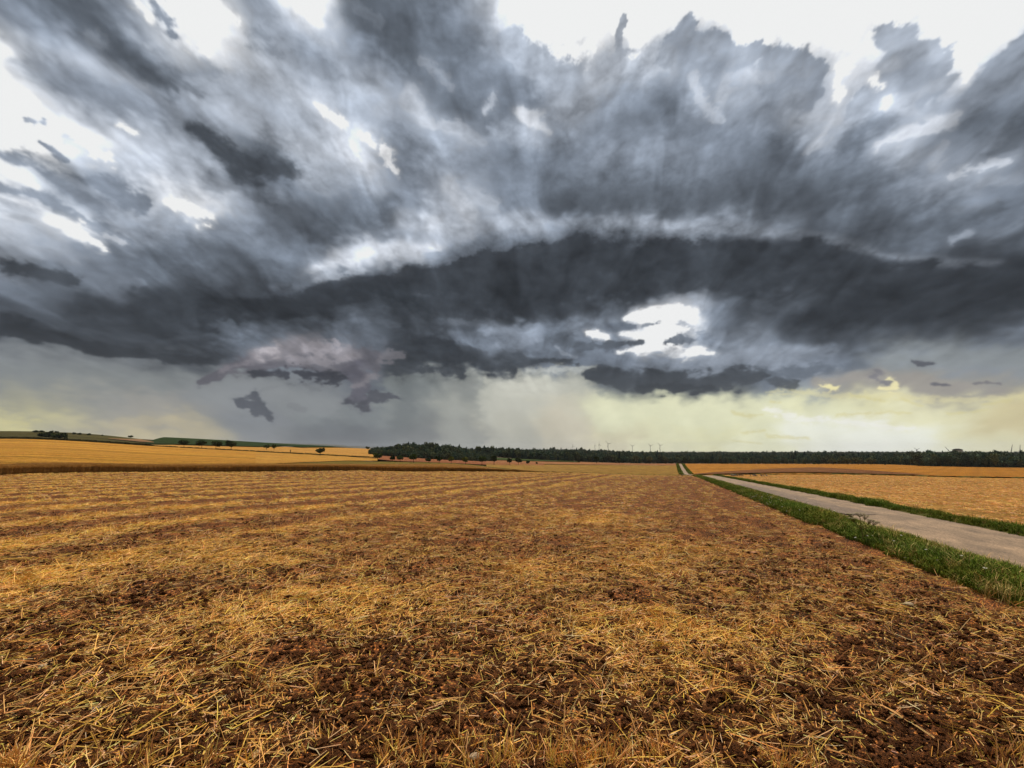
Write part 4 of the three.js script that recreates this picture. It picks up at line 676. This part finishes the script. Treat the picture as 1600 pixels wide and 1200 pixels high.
{ // wheat stalks along the cut edge and over the top of the standing wheat
  const stalks = (seed, n, ear) => { const r = seeded(seed), s = new Soup(); for (let i = 0; i < n; i++) { const x = (r() - 0.5) * 0.3, z = (r() - 0.5) * 0.3, h = 0.74 + 0.12 * r(), lx = (r() - 0.5) * 0.2, lz = (r() - 0.5) * 0.2, k = mixc([0.36, 0.2, 0.055], [0.24, 0.12, 0.03], r()), e = mixc([0.52, 0.3, 0.085], [0.4, 0.21, 0.05], r()); if (!ear) s.stalk([x, 0, z], [x + lx * 0.6, h * 0.85, z + lz * 0.6], 0.005, 0.004, k); s.stalk([x + lx * 0.6, h * 0.85, z + lz * 0.6], [x + lx, h, z + lz], 0.012, 0.006, e); if (!ear) s.tri([x, h * 0.3, z], [x + 0.02, h * 0.32, z], [x + lz, h * 0.6, z + lx], k); } return s.geometry(); };
  const kinds = [1, 2, 3].map((i) => stalks(700 + i, 22, false)), tops = [stalks(710, 26, true)];
  const g = put(new THREE.Group(), 'wheat_stalks', 'ripe wheat stalks and ears along the cut edge', 'wheat', null, 'stuff'), r = seeded(71), L = [[], [], []], Tt = [[]];
  for (let a = -56; a < 6.2; ) { const u = Math.tan(a * D2R), z = stubbleEnd(u), step = 0.16 / (Math.hypot(u, 1) * z) / D2R; for (let k = 0; k < 4; k++) { const zz = z + 0.05 + k * 0.16 + (r() - 0.5) * 0.2 + 0.25 * noise(u * z * 0.5, 2), x = u * zz + (r() - 0.5) * 0.2; L[Math.floor(r() * 3)].push([place(x, land(x, zz), -zz, r() * 6.28, 1, (0.92 + 0.2 * r() + 0.12 * noise(x * 0.4, zz * 0.4)) * (1 - 0.75 * smoothstep(u, -0.12, 0.1)))]); } a += step; }
  for (let i = 0; i < 16000; i++) { const a = -56 + r() * 48, u = Math.tan(a * D2R), n = stubbleEnd(u), zz = n + 0.3 + 17 * r() * r(), x = u * zz; Tt[0].push([place(x, land(x, zz) - 0.03, -zz, r() * 6.28, 1.3, 1 + 0.1 * r())]); }
  kinds.forEach((h, i) => scatter('stalks', h, M.straw, L[i], g)); scatter('ears', tops[0], M.straw, Tt[0], g);
}
{ const end = sheet(0.069, 0.416, (u) => stubbleEnd(u) - 0.3, (u) => stubbleEnd(u) + 1.4, 120, 6, (x, z) => 0.16 + 0.12 * noise(x * 1.1, z * 1.1), M.sod); structure(end, 'field_margin', 'thin dark grassy edge at the far end of the stubble'); }
console.log('fields laid');

// ---------------------------------------------------------------- trees and woods
function crownSoup(seed, n, lobes, leaf, dark, light) {   // leaf clumps spread through several lobes
  const r = seeded(seed), s = new Soup();
  for (let i = 0; i < n; i++) {
    const L = lobes[Math.floor(r() * lobes.length)], th = r() * 6.283, cz = r() * 2 - 1, rad = Math.pow(r(), 0.28), q = Math.sqrt(1 - cz * cz);
    const c = [L[0] + Math.cos(th) * q * L[3] * rad, L[1] + cz * L[4] * rad, L[2] + Math.sin(th) * q * L[3] * rad], k = mixc(dark, light, r()), t = leaf * (0.6 + 0.8 * r());
    for (let j = 0; j < 2; j++) { const a = [r() - 0.5, r() - 0.5, r() - 0.5], b = [r() - 0.5, r() - 0.5, r() - 0.5]; s.tri([c[0] + a[0] * t, c[1] + a[1] * t, c[2] + a[2] * t], [c[0] + b[0] * t, c[1] + b[1] * t, c[2] + b[2] * t], [c[0] - (a[0] + b[0]) * t, c[1] - (a[1] + b[1]) * t, c[2] - (a[2] + b[2]) * t], k); }
  }
  return s;
}
function roundLobes(seed, w, y0, y1) { const r = seeded(seed), out = []; const h = y1 - y0; for (let i = 0; i < 9; i++) { const a = r() * 6.283, d = Math.sqrt(r()) * 0.32 * w, y = y0 + h * (0.34 + 0.4 * r()); out.push([Math.cos(a) * d, y, Math.sin(a) * d, w * (0.17 + 0.1 * r()), h * (0.2 + 0.1 * r())]); } out.push([0, y0 + h * 0.52, 0, w * 0.36, h * 0.36]); return out; }
const TINT = { dark: [[0.026, 0.038, 0.012], [0.06, 0.08, 0.022]], green: [[0.04, 0.06, 0.016], [0.1, 0.13, 0.035]], yellow: [[0.09, 0.1, 0.02], [0.24, 0.24, 0.05]], grey: [[0.08, 0.09, 0.04], [0.18, 0.19, 0.09]] };
let treeSeed = 900;
function tree(name, label, group, [az, el], wide, high, tint = 'dark', trunkShare = 0.3, leafy = 520, from = 60) {
  const [x, y, z] = meet(az, el, from), far = Math.hypot(x, z), w = wide * z, h = high * z, seed = treeSeed++, r = seeded(seed);
  const g = new THREE.Group(); g.position.set(x, y, -z);
  const s = new Soup(), one = [1, 1, 1], top = h * (trunkShare + 0.35), tr = h * 0.032;
  let p = [0, -0.3, 0]; for (let i = 1; i <= 4; i++) { const q = [(r() - 0.5) * h * 0.03, top * i / 4, (r() - 0.5) * h * 0.03]; s.stalk(p, q, tr * (1.25 - 0.22 * i), tr * (1.03 - 0.22 * i), one, 6); p = q; }
  for (let i = 0; i < 5; i++) { const a = i * 1.257 + r(), b = [Math.cos(a) * w * 0.3, h * (trunkShare + 0.25 + 0.2 * r()), Math.sin(a) * w * 0.3]; s.stalk([0, h * (trunkShare + 0.02 * i), 0], b, tr * 0.5, tr * 0.18, one, 4); }
  const tg = s.geometry(); tg.deleteAttribute('color'); tg.setAttribute('uv', new THREE.BufferAttribute(new Float32Array(tg.attributes.position.count * 2).map((_, i) => i % 7 / 7), 2));
  put(new THREE.Mesh(tg, M.bark), 'trunk', null, null, null, null, g);
  put(new THREE.Mesh(crownSoup(seed + 5, leafy, roundLobes(seed, w, h * trunkShare, h), Math.max(w, h) * 0.16, ...TINT[tint]).geometry(), M.leaf), 'crown', null, null, null, null, g);
  return put(g, name, label, name.includes('bush') ? 'bush' : 'tree', group);
}
const P = 1 / 728;                                 // apparent size of one part in 728
const track = 'trees along the field track', row = 'round trees along the lane before the middle wood';
tree('round_tree', 'dark spreading tree, leftmost of the four along the golden track', track, [-35.213, 0.382], 17 * P, 12.5 * P, 'dark', 0.4);
tree('round_tree', 'dark wide tree, second of the four along the golden track', track, [-33.707, 0.324], 18.5 * P, 13 * P, 'dark', 0.32);
tree('round_tree', 'dark wide tree, third of the four along the golden track', track, [-32.483, 0.23], 18 * P, 13.5 * P, 'dark', 0.32);
tree('round_tree', 'tallest dark tree, rightmost of the four along the golden track', track, [-31.112, 0.167], 18 * P, 15 * P, 'dark', 0.3);
tree('small_tree', 'small loose tree, left one of the pair above the track', track, [-27.828, 0.138], 9.5 * P, 10 * P, 'green', 0.25, 260);
tree('small_tree', 'small upright tree, right one of the pair above the track', track, [-27.081, 0.104], 8.5 * P, 11.5 * P, 'green', 0.25, 260);
tree('round_tree', 'lone dark round tree in the golden field left of the wood', track, [-22.374, -0.503], 15 * P, 13 * P, 'dark', 0.32);
tree('hill_bush', 'dark bush alone on the crest left of the wood', 'bushes on the hill crest', [-17.234, 0.425], 7 * P, 5 * P, 'dark', 0.02, 260);
// left hill
tree('hill_tree', 'broad dark tree clump, left one of two on the hillside', 'trees on the left hill', [-45.175, 1.213], 20 * P, 9 * P, 'dark', 0.05, 600);
tree('hill_tree', 'round dark tree, right one of two on the hillside', 'trees on the left hill', [-44.321, 1.063], 18 * P, 10.5 * P, 'dark', 0.15, 600);
const crest = [[-45.843, 1.637, 9, 3.6], [-45.494, 1.636, 8, 3.8], [-44.821, 1.622, 6, 4], [-44.497, 1.598, 6.5, 4], [-43.963, 1.556, 5, 2.8], [-43.42, 1.524, 6.5, 4], [-43.039, 1.499, 7, 3.4], [-42.35, 1.469, 7, 3.6], [-41.468, 1.431, 4, 2.6], [-39.487, 1.328, 8, 4]];
const ordinal = ['first', 'second', 'third', 'fourth', 'fifth', 'sixth', 'seventh', 'eighth', 'ninth', 'tenth', 'eleventh', 'twelfth', 'thirteenth', 'fourteenth', 'fifteenth'];
crest.forEach(([a, e, w, h], i) => tree('hill_bush', ordinal[i] + ' dark bush from the left on the left hill crest', 'bushes on the hill crest', [a, e], w * P, h * P, 'dark', 0.02, 220));
// row before the middle wood
const rowTrees = [[-16.052, -1.082, 14, 12.5, 'green'], [-14.366, -1.203, 11, 9, 'dark'], [-13.478, -1.245, 12, 11, 'green'], [-11.906, -1.367, 14, 15, 'green'], [-10.168, -1.375, 9, 8, 'dark'], [-8.87, -1.456, 12.5, 12, 'dark'], [-7.408, -1.538, 10, 13.5, 'yellow'], [-5.705, -1.597, 9.5, 12.5, 'yellow'], [-3.68, -1.625, 13, 14, 'green'], [-2.194, -1.643, 11.5, 15, 'dark'], [-0.314, -1.628, 10, 11, 'dark'], [0.784, -1.644, 12, 12, 'dark'], [1.96, -1.519, 7, 6, 'dark'], [3.056, -1.503, 4.5, 3.5, 'green']];
rowTrees.forEach(([a, e, w, h, t], i) => tree('row_tree', ordinal[i] + ' tree from the left in the row before the middle wood' + (t === 'yellow' ? ', yellowish' : ''), row, [a, e], w * P, h * P, t, i > 11 ? 0.1 : 0.34));
// before the far wood
const farTrees = [[8.182, -1.344, 5, 4, 'dark'], [10.243, -1.435, 9, 12, 'dark'], [12.877, -1.437, 9, 9, 'dark'], [14.873, -1.395, 10, 13.5, 'grey'], [16.4, -1.414, 10, 12.5, 'grey'], [18.258, -1.4, 9, 11, 'grey'], [20.282, -1.419, 9, 11, 'dark'], [22.458, -1.398, 14, 8, 'dark']];
farTrees.forEach(([a, e, w, h, t], i) => tree('far_tree', ordinal[i] + ' tree from the left before the dark wood at the lane end' + (t === 'grey' ? ', pale' : ''), 'trees before the wood at the lane end', [a, e], w * P, h * P, t, 0.2, 420, 250));
const rightTrees = [[32.026, -1.289, 4, 3], [32.863, -1.29, 6, 3], [33.248, -1.284, 4, 2.4], [34.488, -1.31, 13, 10.5], [35.695, -1.298, 12, 11], [36.514, -1.278, 13, 12], [37.513, -1.267, 17, 11], [38.581, -1.273, 3, 2.4]];
rightTrees.forEach(([a, e, w, h], i) => tree(h > 5 ? 'far_tree' : 'field_bush', ordinal[i] + (h > 5 ? ' plant, a round tree,' : ' plant, a small bush,') + ' from the left before the right wood', 'trees and bushes before the right wood', [a, e], w * P, h * P, h > 5 ? 'grey' : 'dark', h > 5 ? 0.14 : 0.02, h > 5 ? 480 : 180, 250));
// stakes along the track
for (const [a, e, h, label] of [[-25.444, -0.246, 5.6, 'dark stout marker post right of the small tree pair'], [-23.881, -0.32, 3.2, 'small dark marker post left of the lone round tree'], [-20.668, -0.618, 3, 'small dark marker post right of the lone round tree']]) {
  const [x, y, z] = meet(a, e, 60), g = new THREE.Group(), hh = h * P * z; g.position.set(x, y, -z);
  put(new THREE.Mesh(new THREE.CylinderGeometry(hh * 0.09, hh * 0.11, hh + 0.3, 9).translate(0, hh / 2 - 0.15, 0), M.wood), 'post', null, null, null, null, g);
  put(new THREE.Mesh(new THREE.CylinderGeometry(hh * 0.1, hh * 0.17, hh * 0.2, 9).translate(0, hh * 1.08, 0), M.wood), 'cap', null, null, null, null, g);
  put(g, 'marker_post', label, 'post', 'posts along the field track');
}
// dark ragged hedge line along the track
{ const r = seeded(81), kinds = [0, 1].map((i) => crownSoup(820 + i, 60, [[0, 0.35, 0, 0.9, 0.4], [0.8, 0.25, 0.2, 0.7, 0.3]], 0.5, [0.03, 0.028, 0.01], [0.07, 0.06, 0.02]).geometry()), L = [[], []];
  for (let i = 0; i < 700; i++) { const a = -52 + r() * 36, u = Math.tan(a * D2R), z = 330 + (r() - 0.5) * 2, x = u * z; L[i & 1].push([place(x, land(x, z) + 0.4, -z, r() * 6.28, (u < -0.78 ? 1.5 : 0.8) * (0.7 + 0.7 * r()))]); }
  const g = put(new THREE.Group(), 'track_hedge', 'low dark ragged hedge along the track across the golden fields', 'hedge', null, 'stuff'); kinds.forEach((k, i) => scatter('hedge_leaves', k, M.leaf, L[i], g)); }

function woodKinds(seed) {
  const dk = [0.032, 0.056, 0.04], lt = [0.12, 0.17, 0.1], out = [];
  for (let i = 0; i < 3; i++) out.push(crownSoup(seed + i, 420, [...roundLobes(seed + i, 8.5, 2.5, 14), [0, 5, 0, 3.2, 4]], 1.5, mixc(dk, [0.06, 0.065, 0.026], i / 3), mixc(lt, [0.19, 0.185, 0.07], i / 3)).geometry());
  out.push(crownSoup(seed + 9, 380, [[0, 3.5, 0, 3, 2.2], [0, 6, 0, 2.5, 2.2], [0, 8.5, 0, 1.9, 2], [0, 11, 0, 1.2, 1.8], [0, 13.5, 0, 0.55, 1.6]], 1.1, [0.02, 0.038, 0.03], [0.06, 0.095, 0.065]).geometry());
  return out;
}
const kindsOfTree = woodKinds(860);
function wood(name, label, seed, u0, u1, near, far, n, power, size, conifer, edge) {
  const r = seeded(seed), L = kindsOfTree.map(() => []), nf = steps(near), ff = steps(far), g = put(new THREE.Group(), name, label, 'wood', null, 'stuff');
  for (let i = 0; i < n; i++) { const u = lerp(u0, u1, r()), a = nf(u), b = ff(u), t = Math.pow(r(), power), z = lerp(a, b, t) + 3 * noise(u * 300, 1), x = u * z, s = (edge ? 0.5 + 0.5 * smoothstep(Math.min(u - u0, u1 - u) / (u1 - u0), 0, 0.4) * (0.5 + 0.5 * smoothstep(t, 0, 0.4)) : 1) * size * (0.6 + 0.6 * r() * r() + 0.25 * r()) * (1 + 0.34 * noise(x * 0.022, z * 0.022) + 0.2 * noise(x * 0.007, z * 0.007 + 4)), c = 0.7 + 0.6 * r(); L[r() < conifer ? 3 : Math.floor(r() * 3)].push([place(x, land(x, z) - 0.6, -z, r() * 6.28, s, s * (0.85 + 0.3 * r())), new THREE.Color().setRGB(c, c * (0.95 + 0.1 * r()), c)]); }
  kindsOfTree.forEach((k, i) => L[i].length && scatter('tree_crowns', k, M.leaf, L[i], g));
}
wood('middle_wood', 'dark green wood on the low hill behind the round trees', 1, -0.306, -0.034, [[-0.306, 440], [-0.288, 420], [-0.137, 420], [-0.034, 440]], [[-0.306, 470], [-0.261, 640], [-0.137, 760], [-0.034, 600]], 2600, 1.2, 0.68, 0.1, true);
wood('far_wood', 'long dark blue green wood beyond the lane end', 2, -0.075, 0.878, [[-0.075, 640], [0, 600], [0.137, 600], [0.343, 640], [0.617, 600], [0.878, 500]], [[-0.075, 900], [0, 1200], [0.878, 1400]], 6500, 1.4, 0.72, 0.12);
wood('far_wood', 'distant dark wooded ridge along the skyline', 3, -0.137, 1.234, [[-0.137, 1200], [1.234, 1100]], [[-0.137, 2600], [1.234, 2600]], 8000, 1, 0.95, 0.1);
wood('right_wood', 'tall dark wood at the right edge of the orange field', 4, 0.823, 1.371, [[0.823, 520], [0.878, 450], [1.097, 418], [1.371, 400]], [[0.823, 700], [1.371, 650]], 2600, 1.4, 0.86, 0.05);
{ // distant blue hills on the left horizon
  const ridge = [[-39.605, 1.084, 5200], [-27.014, 0.974, 5200], [-22.453, 0.902, 5200], [-18.282, 0.667, 5200], [-12.407, 0.228, 5200]];
  const g = grid(80, 6, (s, t) => { const a = lerp(-52, -8, s), u = Math.tan(a * D2R), z = 5200 - 900 * (1 - t), e = steps(ridge.map((q) => [q[0], q[1]]))(a), h = EYE + Math.tan(e * D2R) * Math.hypot(u * 5200, 5200) + 5 * noise(a * 0.8, 3) + 2 * noise(a * 4, 6); return [u * z, lerp(-30, h, Math.sin(t * Math.PI / 2)), -z]; });
  structure(new THREE.Mesh(g, new THREE.MeshStandardMaterial({ map: scaled(T.crop, 300), color: rgbOf(0.05, 0.065, 0.06), roughness: 1 })), 'distant_hills', 'far blue wooded hills on the left horizon');
}
scene.fog = new THREE.FogExp2(0xc2c9d4, 0.00003);   // thin storm haze
console.log('woods grown');

// ---------------------------------------------------------------- wind turbines and hall
function turbine(label, az, el, blade, spin, yaw, Z, group) {
  const u = Math.tan(az * D2R), x = u * Z, R = Math.hypot(x, Z), hubY = EYE + Math.tan(el * D2R) * R, base = land(x, Z) - 2, g = new THREE.Group(); g.position.set(x, base, -Z); g.rotation.y = yaw;
  const H = hubY - base, b = blade * Z, k = b / 40;
  put(new THREE.Mesh(new THREE.CylinderGeometry(1.7 * k, 3.2 * k, H, 14).translate(0, H / 2, 0), M.backlitPaint), 'tower', null, null, null, null, g);
  put(new THREE.Mesh(new THREE.CapsuleGeometry(2.2 * k, 6 * k, 4, 10).rotateX(Math.PI / 2).translate(0, H, -1.5 * k), M.backlitPaint), 'nacelle', null, null, null, null, g);
  const hub = new THREE.Mesh(new THREE.SphereGeometry(1.9 * k, 12, 8).scale(1, 1, 1.4), M.backlitPaint); hub.position.set(0, H, 4.2 * k); put(hub, 'hub', null, null, null, null, g);
  const shape = new THREE.Shape(); shape.moveTo(-1.1 * k, 0); shape.lineTo(-2.3 * k, b * 0.2); shape.lineTo(-0.7 * k, b); shape.lineTo(0.3 * k, b); shape.lineTo(1.3 * k, b * 0.2); shape.lineTo(1.1 * k, 0);
  const bg = new THREE.ExtrudeGeometry(shape, { depth: 0.6 * k, bevelEnabled: true, bevelSize: 0.25 * k, bevelThickness: 0.3 * k, bevelSegments: 1 });
  for (let i = 0; i < 3; i++) { const m = new THREE.Mesh(bg, M.backlitPaint); m.position.set(0, 0, 0.4 * k); m.rotation.z = spin + i * Math.PI * 2 / 3; put(m, 'blade', null, null, null, null, hub); }
  put(g, 'wind_turbine', label, 'wind turbine', group);
}
const farm = 'wind turbines beyond the far wood';
turbine('tiny faint wind turbine, leftmost above the far wood', 7.45, 0.696, 4 * P, 0.3, 0.4, 7400, farm);
turbine('small wind turbine, second from the left above the far wood', 10.11, 0.768, 4.2 * P, 0.1, 0.9, 7000, farm);
turbine('wind turbine with upright blade, third from the left above the far wood', 10.609, 0.882, 5 * P, 0.05, 0.7, 6400, farm);
turbine('larger wind turbine, fourth from the left above the far wood', 11.675, 0.956, 6 * P, 0.75, 0.2, 5600, farm);
turbine('wind turbine, third from the right above the far wood', 14.509, 0.68, 5 * P, 0.95, 0.15, 5900, farm);
turbine('wind turbine, second from the right above the far wood', 16.561, 0.711, 5.2 * P, 0.9, 0.2, 5900, farm);
turbine('wind turbine, rightmost above the far wood near the lane end', 17.643, 0.744, 5.8 * P, 0.8, 0.25, 5600, farm);
const farm2 = 'wind turbines hidden behind the right wood';
turbine('wind turbine blades showing leftmost behind the right wood', 40.989, 0.176, 7 * P, 1.0, 0.2, 4300, farm2);
turbine('slanted wind turbine blade behind the right wood left of the hall', 43.183, 0, 11 * P, 0.75, 0.1, 3800, farm2);
turbine('wind turbine blade leaning right behind the right wood, left of two', 46.905, -0.053, 13 * P, -0.35, 0.1, 3800, farm2);
turbine('wind turbine blade leaning right behind the right wood, rightmost', 47.415, -0.053, 12 * P, -0.2, 0.1, 3900, farm2);
{ const [az, el] = [43.738, 0.158], Z = 1500, x = Math.tan(az * D2R) * Z, y0 = land(x, Z), top = EYE + Math.tan(el * D2R) * Math.hypot(x, Z), g = new THREE.Group(); g.position.set(x, y0, -Z); g.rotation.y = -az * D2R;
  const h = top - y0; put(new THREE.Mesh(new THREE.BoxGeometry(24, h, 18).translate(0, h / 2, 0), M.wall), 'wall', null, null, null, null, g);
  const s = new THREE.Shape(); s.moveTo(-14, 0); s.quadraticCurveTo(-8, 4.2, 0, 4.2); s.quadraticCurveTo(8, 4.2, 14, 0); s.lineTo(13.5, -1); s.lineTo(-13.5, -1);
  put(new THREE.Mesh(new THREE.ExtrudeGeometry(s, { depth: 20, bevelEnabled: false }).translate(0, h + 0.4, -10), M.roof), 'roof', null, null, null, null, g);
  put(g, 'hall', 'pale hall with low dark curved roof above the right wood', 'building'); }

// ---------------------------------------------------------------- small things
{ // tall umbel plant in the verge
  const [x, y, z] = meet(36.195, -8.788), g = new THREE.Group(), s = new Soup(), f = new Soup(), r = seeded(91), k = [0.13, 0.13, 0.04]; g.position.set(x, y + 0.02, -z); g.scale.setScalar(1.05);
  const h = 0.34; s.stalk([0, 0, 0], [0.02, h * 0.5, 0], 0.011, 0.01, k, 6); s.stalk([0.02, h * 0.5, 0], [0, h, 0.01], 0.01, 0.008, k, 6);
  const heads = [[0, 0.62, 0, 0.11], [-0.2, 0.52, 0.05, 0.085], [0.17, 0.56, -0.06, 0.09], [0.27, 0.45, 0.08, 0.07], [-0.1, 0.58, -0.14, 0.07], [0.1, 0.5, 0.17, 0.07]];
  for (const [hx, hy, hz, hr] of heads) { const c = [hx * 0.75, hy - 0.09, hz * 0.75]; s.stalk([0, h * (0.75 + 0.25 * r()), 0], c, 0.007, 0.005, k, 5); for (let i = 0; i < 44; i++) { const a = r() * 6.28, d = hr * Math.sqrt(r()), e = [hx + Math.cos(a) * d, hy - d * d * 1.6, hz + Math.sin(a) * d]; s.stalk(c, e, 0.0014, 0.001, k, 3); for (let j = 0; j < 9; j++) { const o = [e[0] + (r() - 0.5) * 0.024, e[1] + r() * 0.012, e[2] + (r() - 0.5) * 0.024], t = 0.011; f.tri([o[0] - t, o[1], o[2]], [o[0] + t, o[1] + 0.003, o[2] - t], [o[0], o[1] + 0.005, o[2] + t], mixc([0.16, 0.14, 0.045], [0.27, 0.22, 0.1], r())); } } }
  put(new THREE.Mesh(s.geometry(), M.blade), 'stem', null, null, null, null, g); put(new THREE.Mesh(f.geometry(), M.petal), 'flower_head', null, null, null, null, g);
  put(g, 'umbel_plant', 'tall branching umbel weed standing in the grass verge beside the lane', 'plant'); }
{ // white wild flowers in the verge
  const r = seeded(93), fl = new Soup(); for (let i = 0; i < 6; i++) { const a = i * 1.047, b = a + 0.5; fl.tri([0, 0.26, 0], [Math.cos(a) * 0.022, 0.27, Math.sin(a) * 0.022], [Math.cos(b) * 0.022, 0.27, Math.sin(b) * 0.022], [0.6, 0.58, 0.5]); } fl.stalk([0, 0, 0], [0, 0.26, 0], 0.003, 0.002, [0.06, 0.1, 0.02]); const L = [];
  const spot = (az, el, n, w) => { const [x, y, z] = meet(az, el); for (let i = 0; i < n; i++) { const a = x + (r() + r() - 1) * w, b = z + (r() + r() - 1) * w * 2.2; if (a - ROAD * b < 3.6 || a - ROAD * b > 5.8) continue; L.push([place(a, land(a, b) + 0.03, -b, r() * 6.28, 0.7 + 0.5 * r(), 0.6 + 0.7 * r(), (r() - 0.5) * 0.8, (r() - 0.5) * 0.8)]); } };
  spot(28.162, -5.523, 46, 1.4); spot(30.671, -6.348, 18, 1.5); spot(37.458, -9.271, 8, 0.7); spot(25.4, -4.437, 14, 1.8); spot(41.97, -10.689, 6, 0.6);
  const g = put(new THREE.Group(), 'white_flowers', 'small white wildflowers scattered in the near verge', 'flowers', null, 'stuff'); scatter('flowers', fl.geometry(), M.petal, L, g); }
{ // stones and torn husks on the stubble
  const stone = (k) => { const g = new THREE.IcosahedronGeometry(1, 3), p = g.attributes.position; for (let i = 0; i < p.count; i++) { V.fromBufferAttribute(p, i); const s = 1 + 0.22 * noise(V.x * 1.3 + k * 5, V.y * 1.4 + V.z) + 0.06 * noise(V.x * 5, V.z * 5 + k); p.setXYZ(i, V.x * s, V.y * s * 0.5, V.z * s * 0.72); } g.computeVertexNormals(); return g; };
  const husk = (k) => { const g = grid(10, 6, (s, t) => { const a = s - 0.5, b = t - 0.5, w = Math.cos(a * Math.PI * 0.92); return [a * 2, 0.5 * (b * w) ** 2 * 3 + 0.25 * noise(a * 3 + k, b * 3) + 0.22, b * w * 0.9]; }); return g; };
  const list = [[0.028, 0, 'small oval pale stone low on the left of the stubble'], [0.034, 0, 'flat pale stone near the left edge of the stubble'], [0.036, 1, 'flat tan husk left of the small oval stone'], [0.042, 1, 'torn pale husk at the lower left edge of the view'], [0.038, 1, 'curled tan husk low in the middle of the stubble'], [0.03, 1, 'small tan husk above the curled one in the middle'], [0.034, 0, 'pale rounded stone at the bottom edge of the view'], [0.05, 0, 'small pale stone on the stubble near the grass verge'], [0.03, 1, 'short tan husk between the oval stone and the lower left edge'], [0.024, 0, 'tiny whitish stone right of the middle of the stubble']];
  const spots = [-39.601, -21.47, -43.37, -17.372, -41.552, -21.426, -26.517, -28.044, 3.667, -24.492, 6.191, -22.119, -4.224, -31.079, 39.086, -13.792, -36.382, -24.923, 24.985, -24.329];
  list.forEach(([s, kind, label], i) => { const [x, y, z] = meet(spots[2 * i], spots[2 * i + 1], 1.2), m = new THREE.Mesh(kind ? husk(i) : stone(i), kind ? M.husk : M.stone); m.scale.setScalar(s); m.rotation.set(kind ? 0.35 : 0.1, i * 1.7, 0.15); m.position.set(x, y + relief(x, z) + (kind ? 0.012 : 0.008), -z); put(m, kind ? 'dry_husk' : 'field_stone', label, kind ? 'husk' : 'stone', kind ? 'husks on the stubble' : 'stones on the stubble'); });
}
{ // a flock of dark birds feeding on the pale stubble
  const s = new THREE.SphereGeometry(1, 14, 10), body = s.clone().scale(0.08, 0.075, 0.17).rotateX(-0.35).translate(0, 0.19, 0), head = s.clone().scale(0.045, 0.045, 0.055).translate(0, 0.28, 0.13), beak = new THREE.ConeGeometry(0.016, 0.07, 6).rotateX(Math.PI / 2 + 0.3).translate(0, 0.27, 0.2), tail = new THREE.BoxGeometry(0.07, 0.02, 0.16).rotateX(0.3).translate(0, 0.16, -0.2), legs = [-1, 1].map((k) => new THREE.CylinderGeometry(0.007, 0.007, 0.15, 5).translate(k * 0.03, 0.07, 0));
  const g = mergeGeometries([body, head, beak, tail, ...legs].map((q) => q.toNonIndexed())), r = seeded(95);
  const spots = [25.064, -2.728, 25.255, -2.738, 25.446, -2.727, 25.636, -2.743, 25.89, -2.723, 26.079, -2.726, 26.206, -2.709, 26.954, -2.719, 27.202, -2.706, 27.386, -2.715, 27.51, -2.699, 27.999, -2.7, 28.241, -2.701, 28.483, -2.688];
  for (let i = 0; i < spots.length; i += 2) { const [x, y, z] = meet(spots[i], spots[i + 1], 20), m = new THREE.Mesh(g, M.feather); m.position.set(x, y + 0.06, -z); m.rotation.y = r() * 6.28; m.scale.setScalar(0.95 + 0.3 * r()); put(m, 'field_bird', 'small dark bird in the flock on the pale stubble', 'bird', 'flock on the pale stubble'); }
}
console.log('done');
renderer.render(scene, camera);
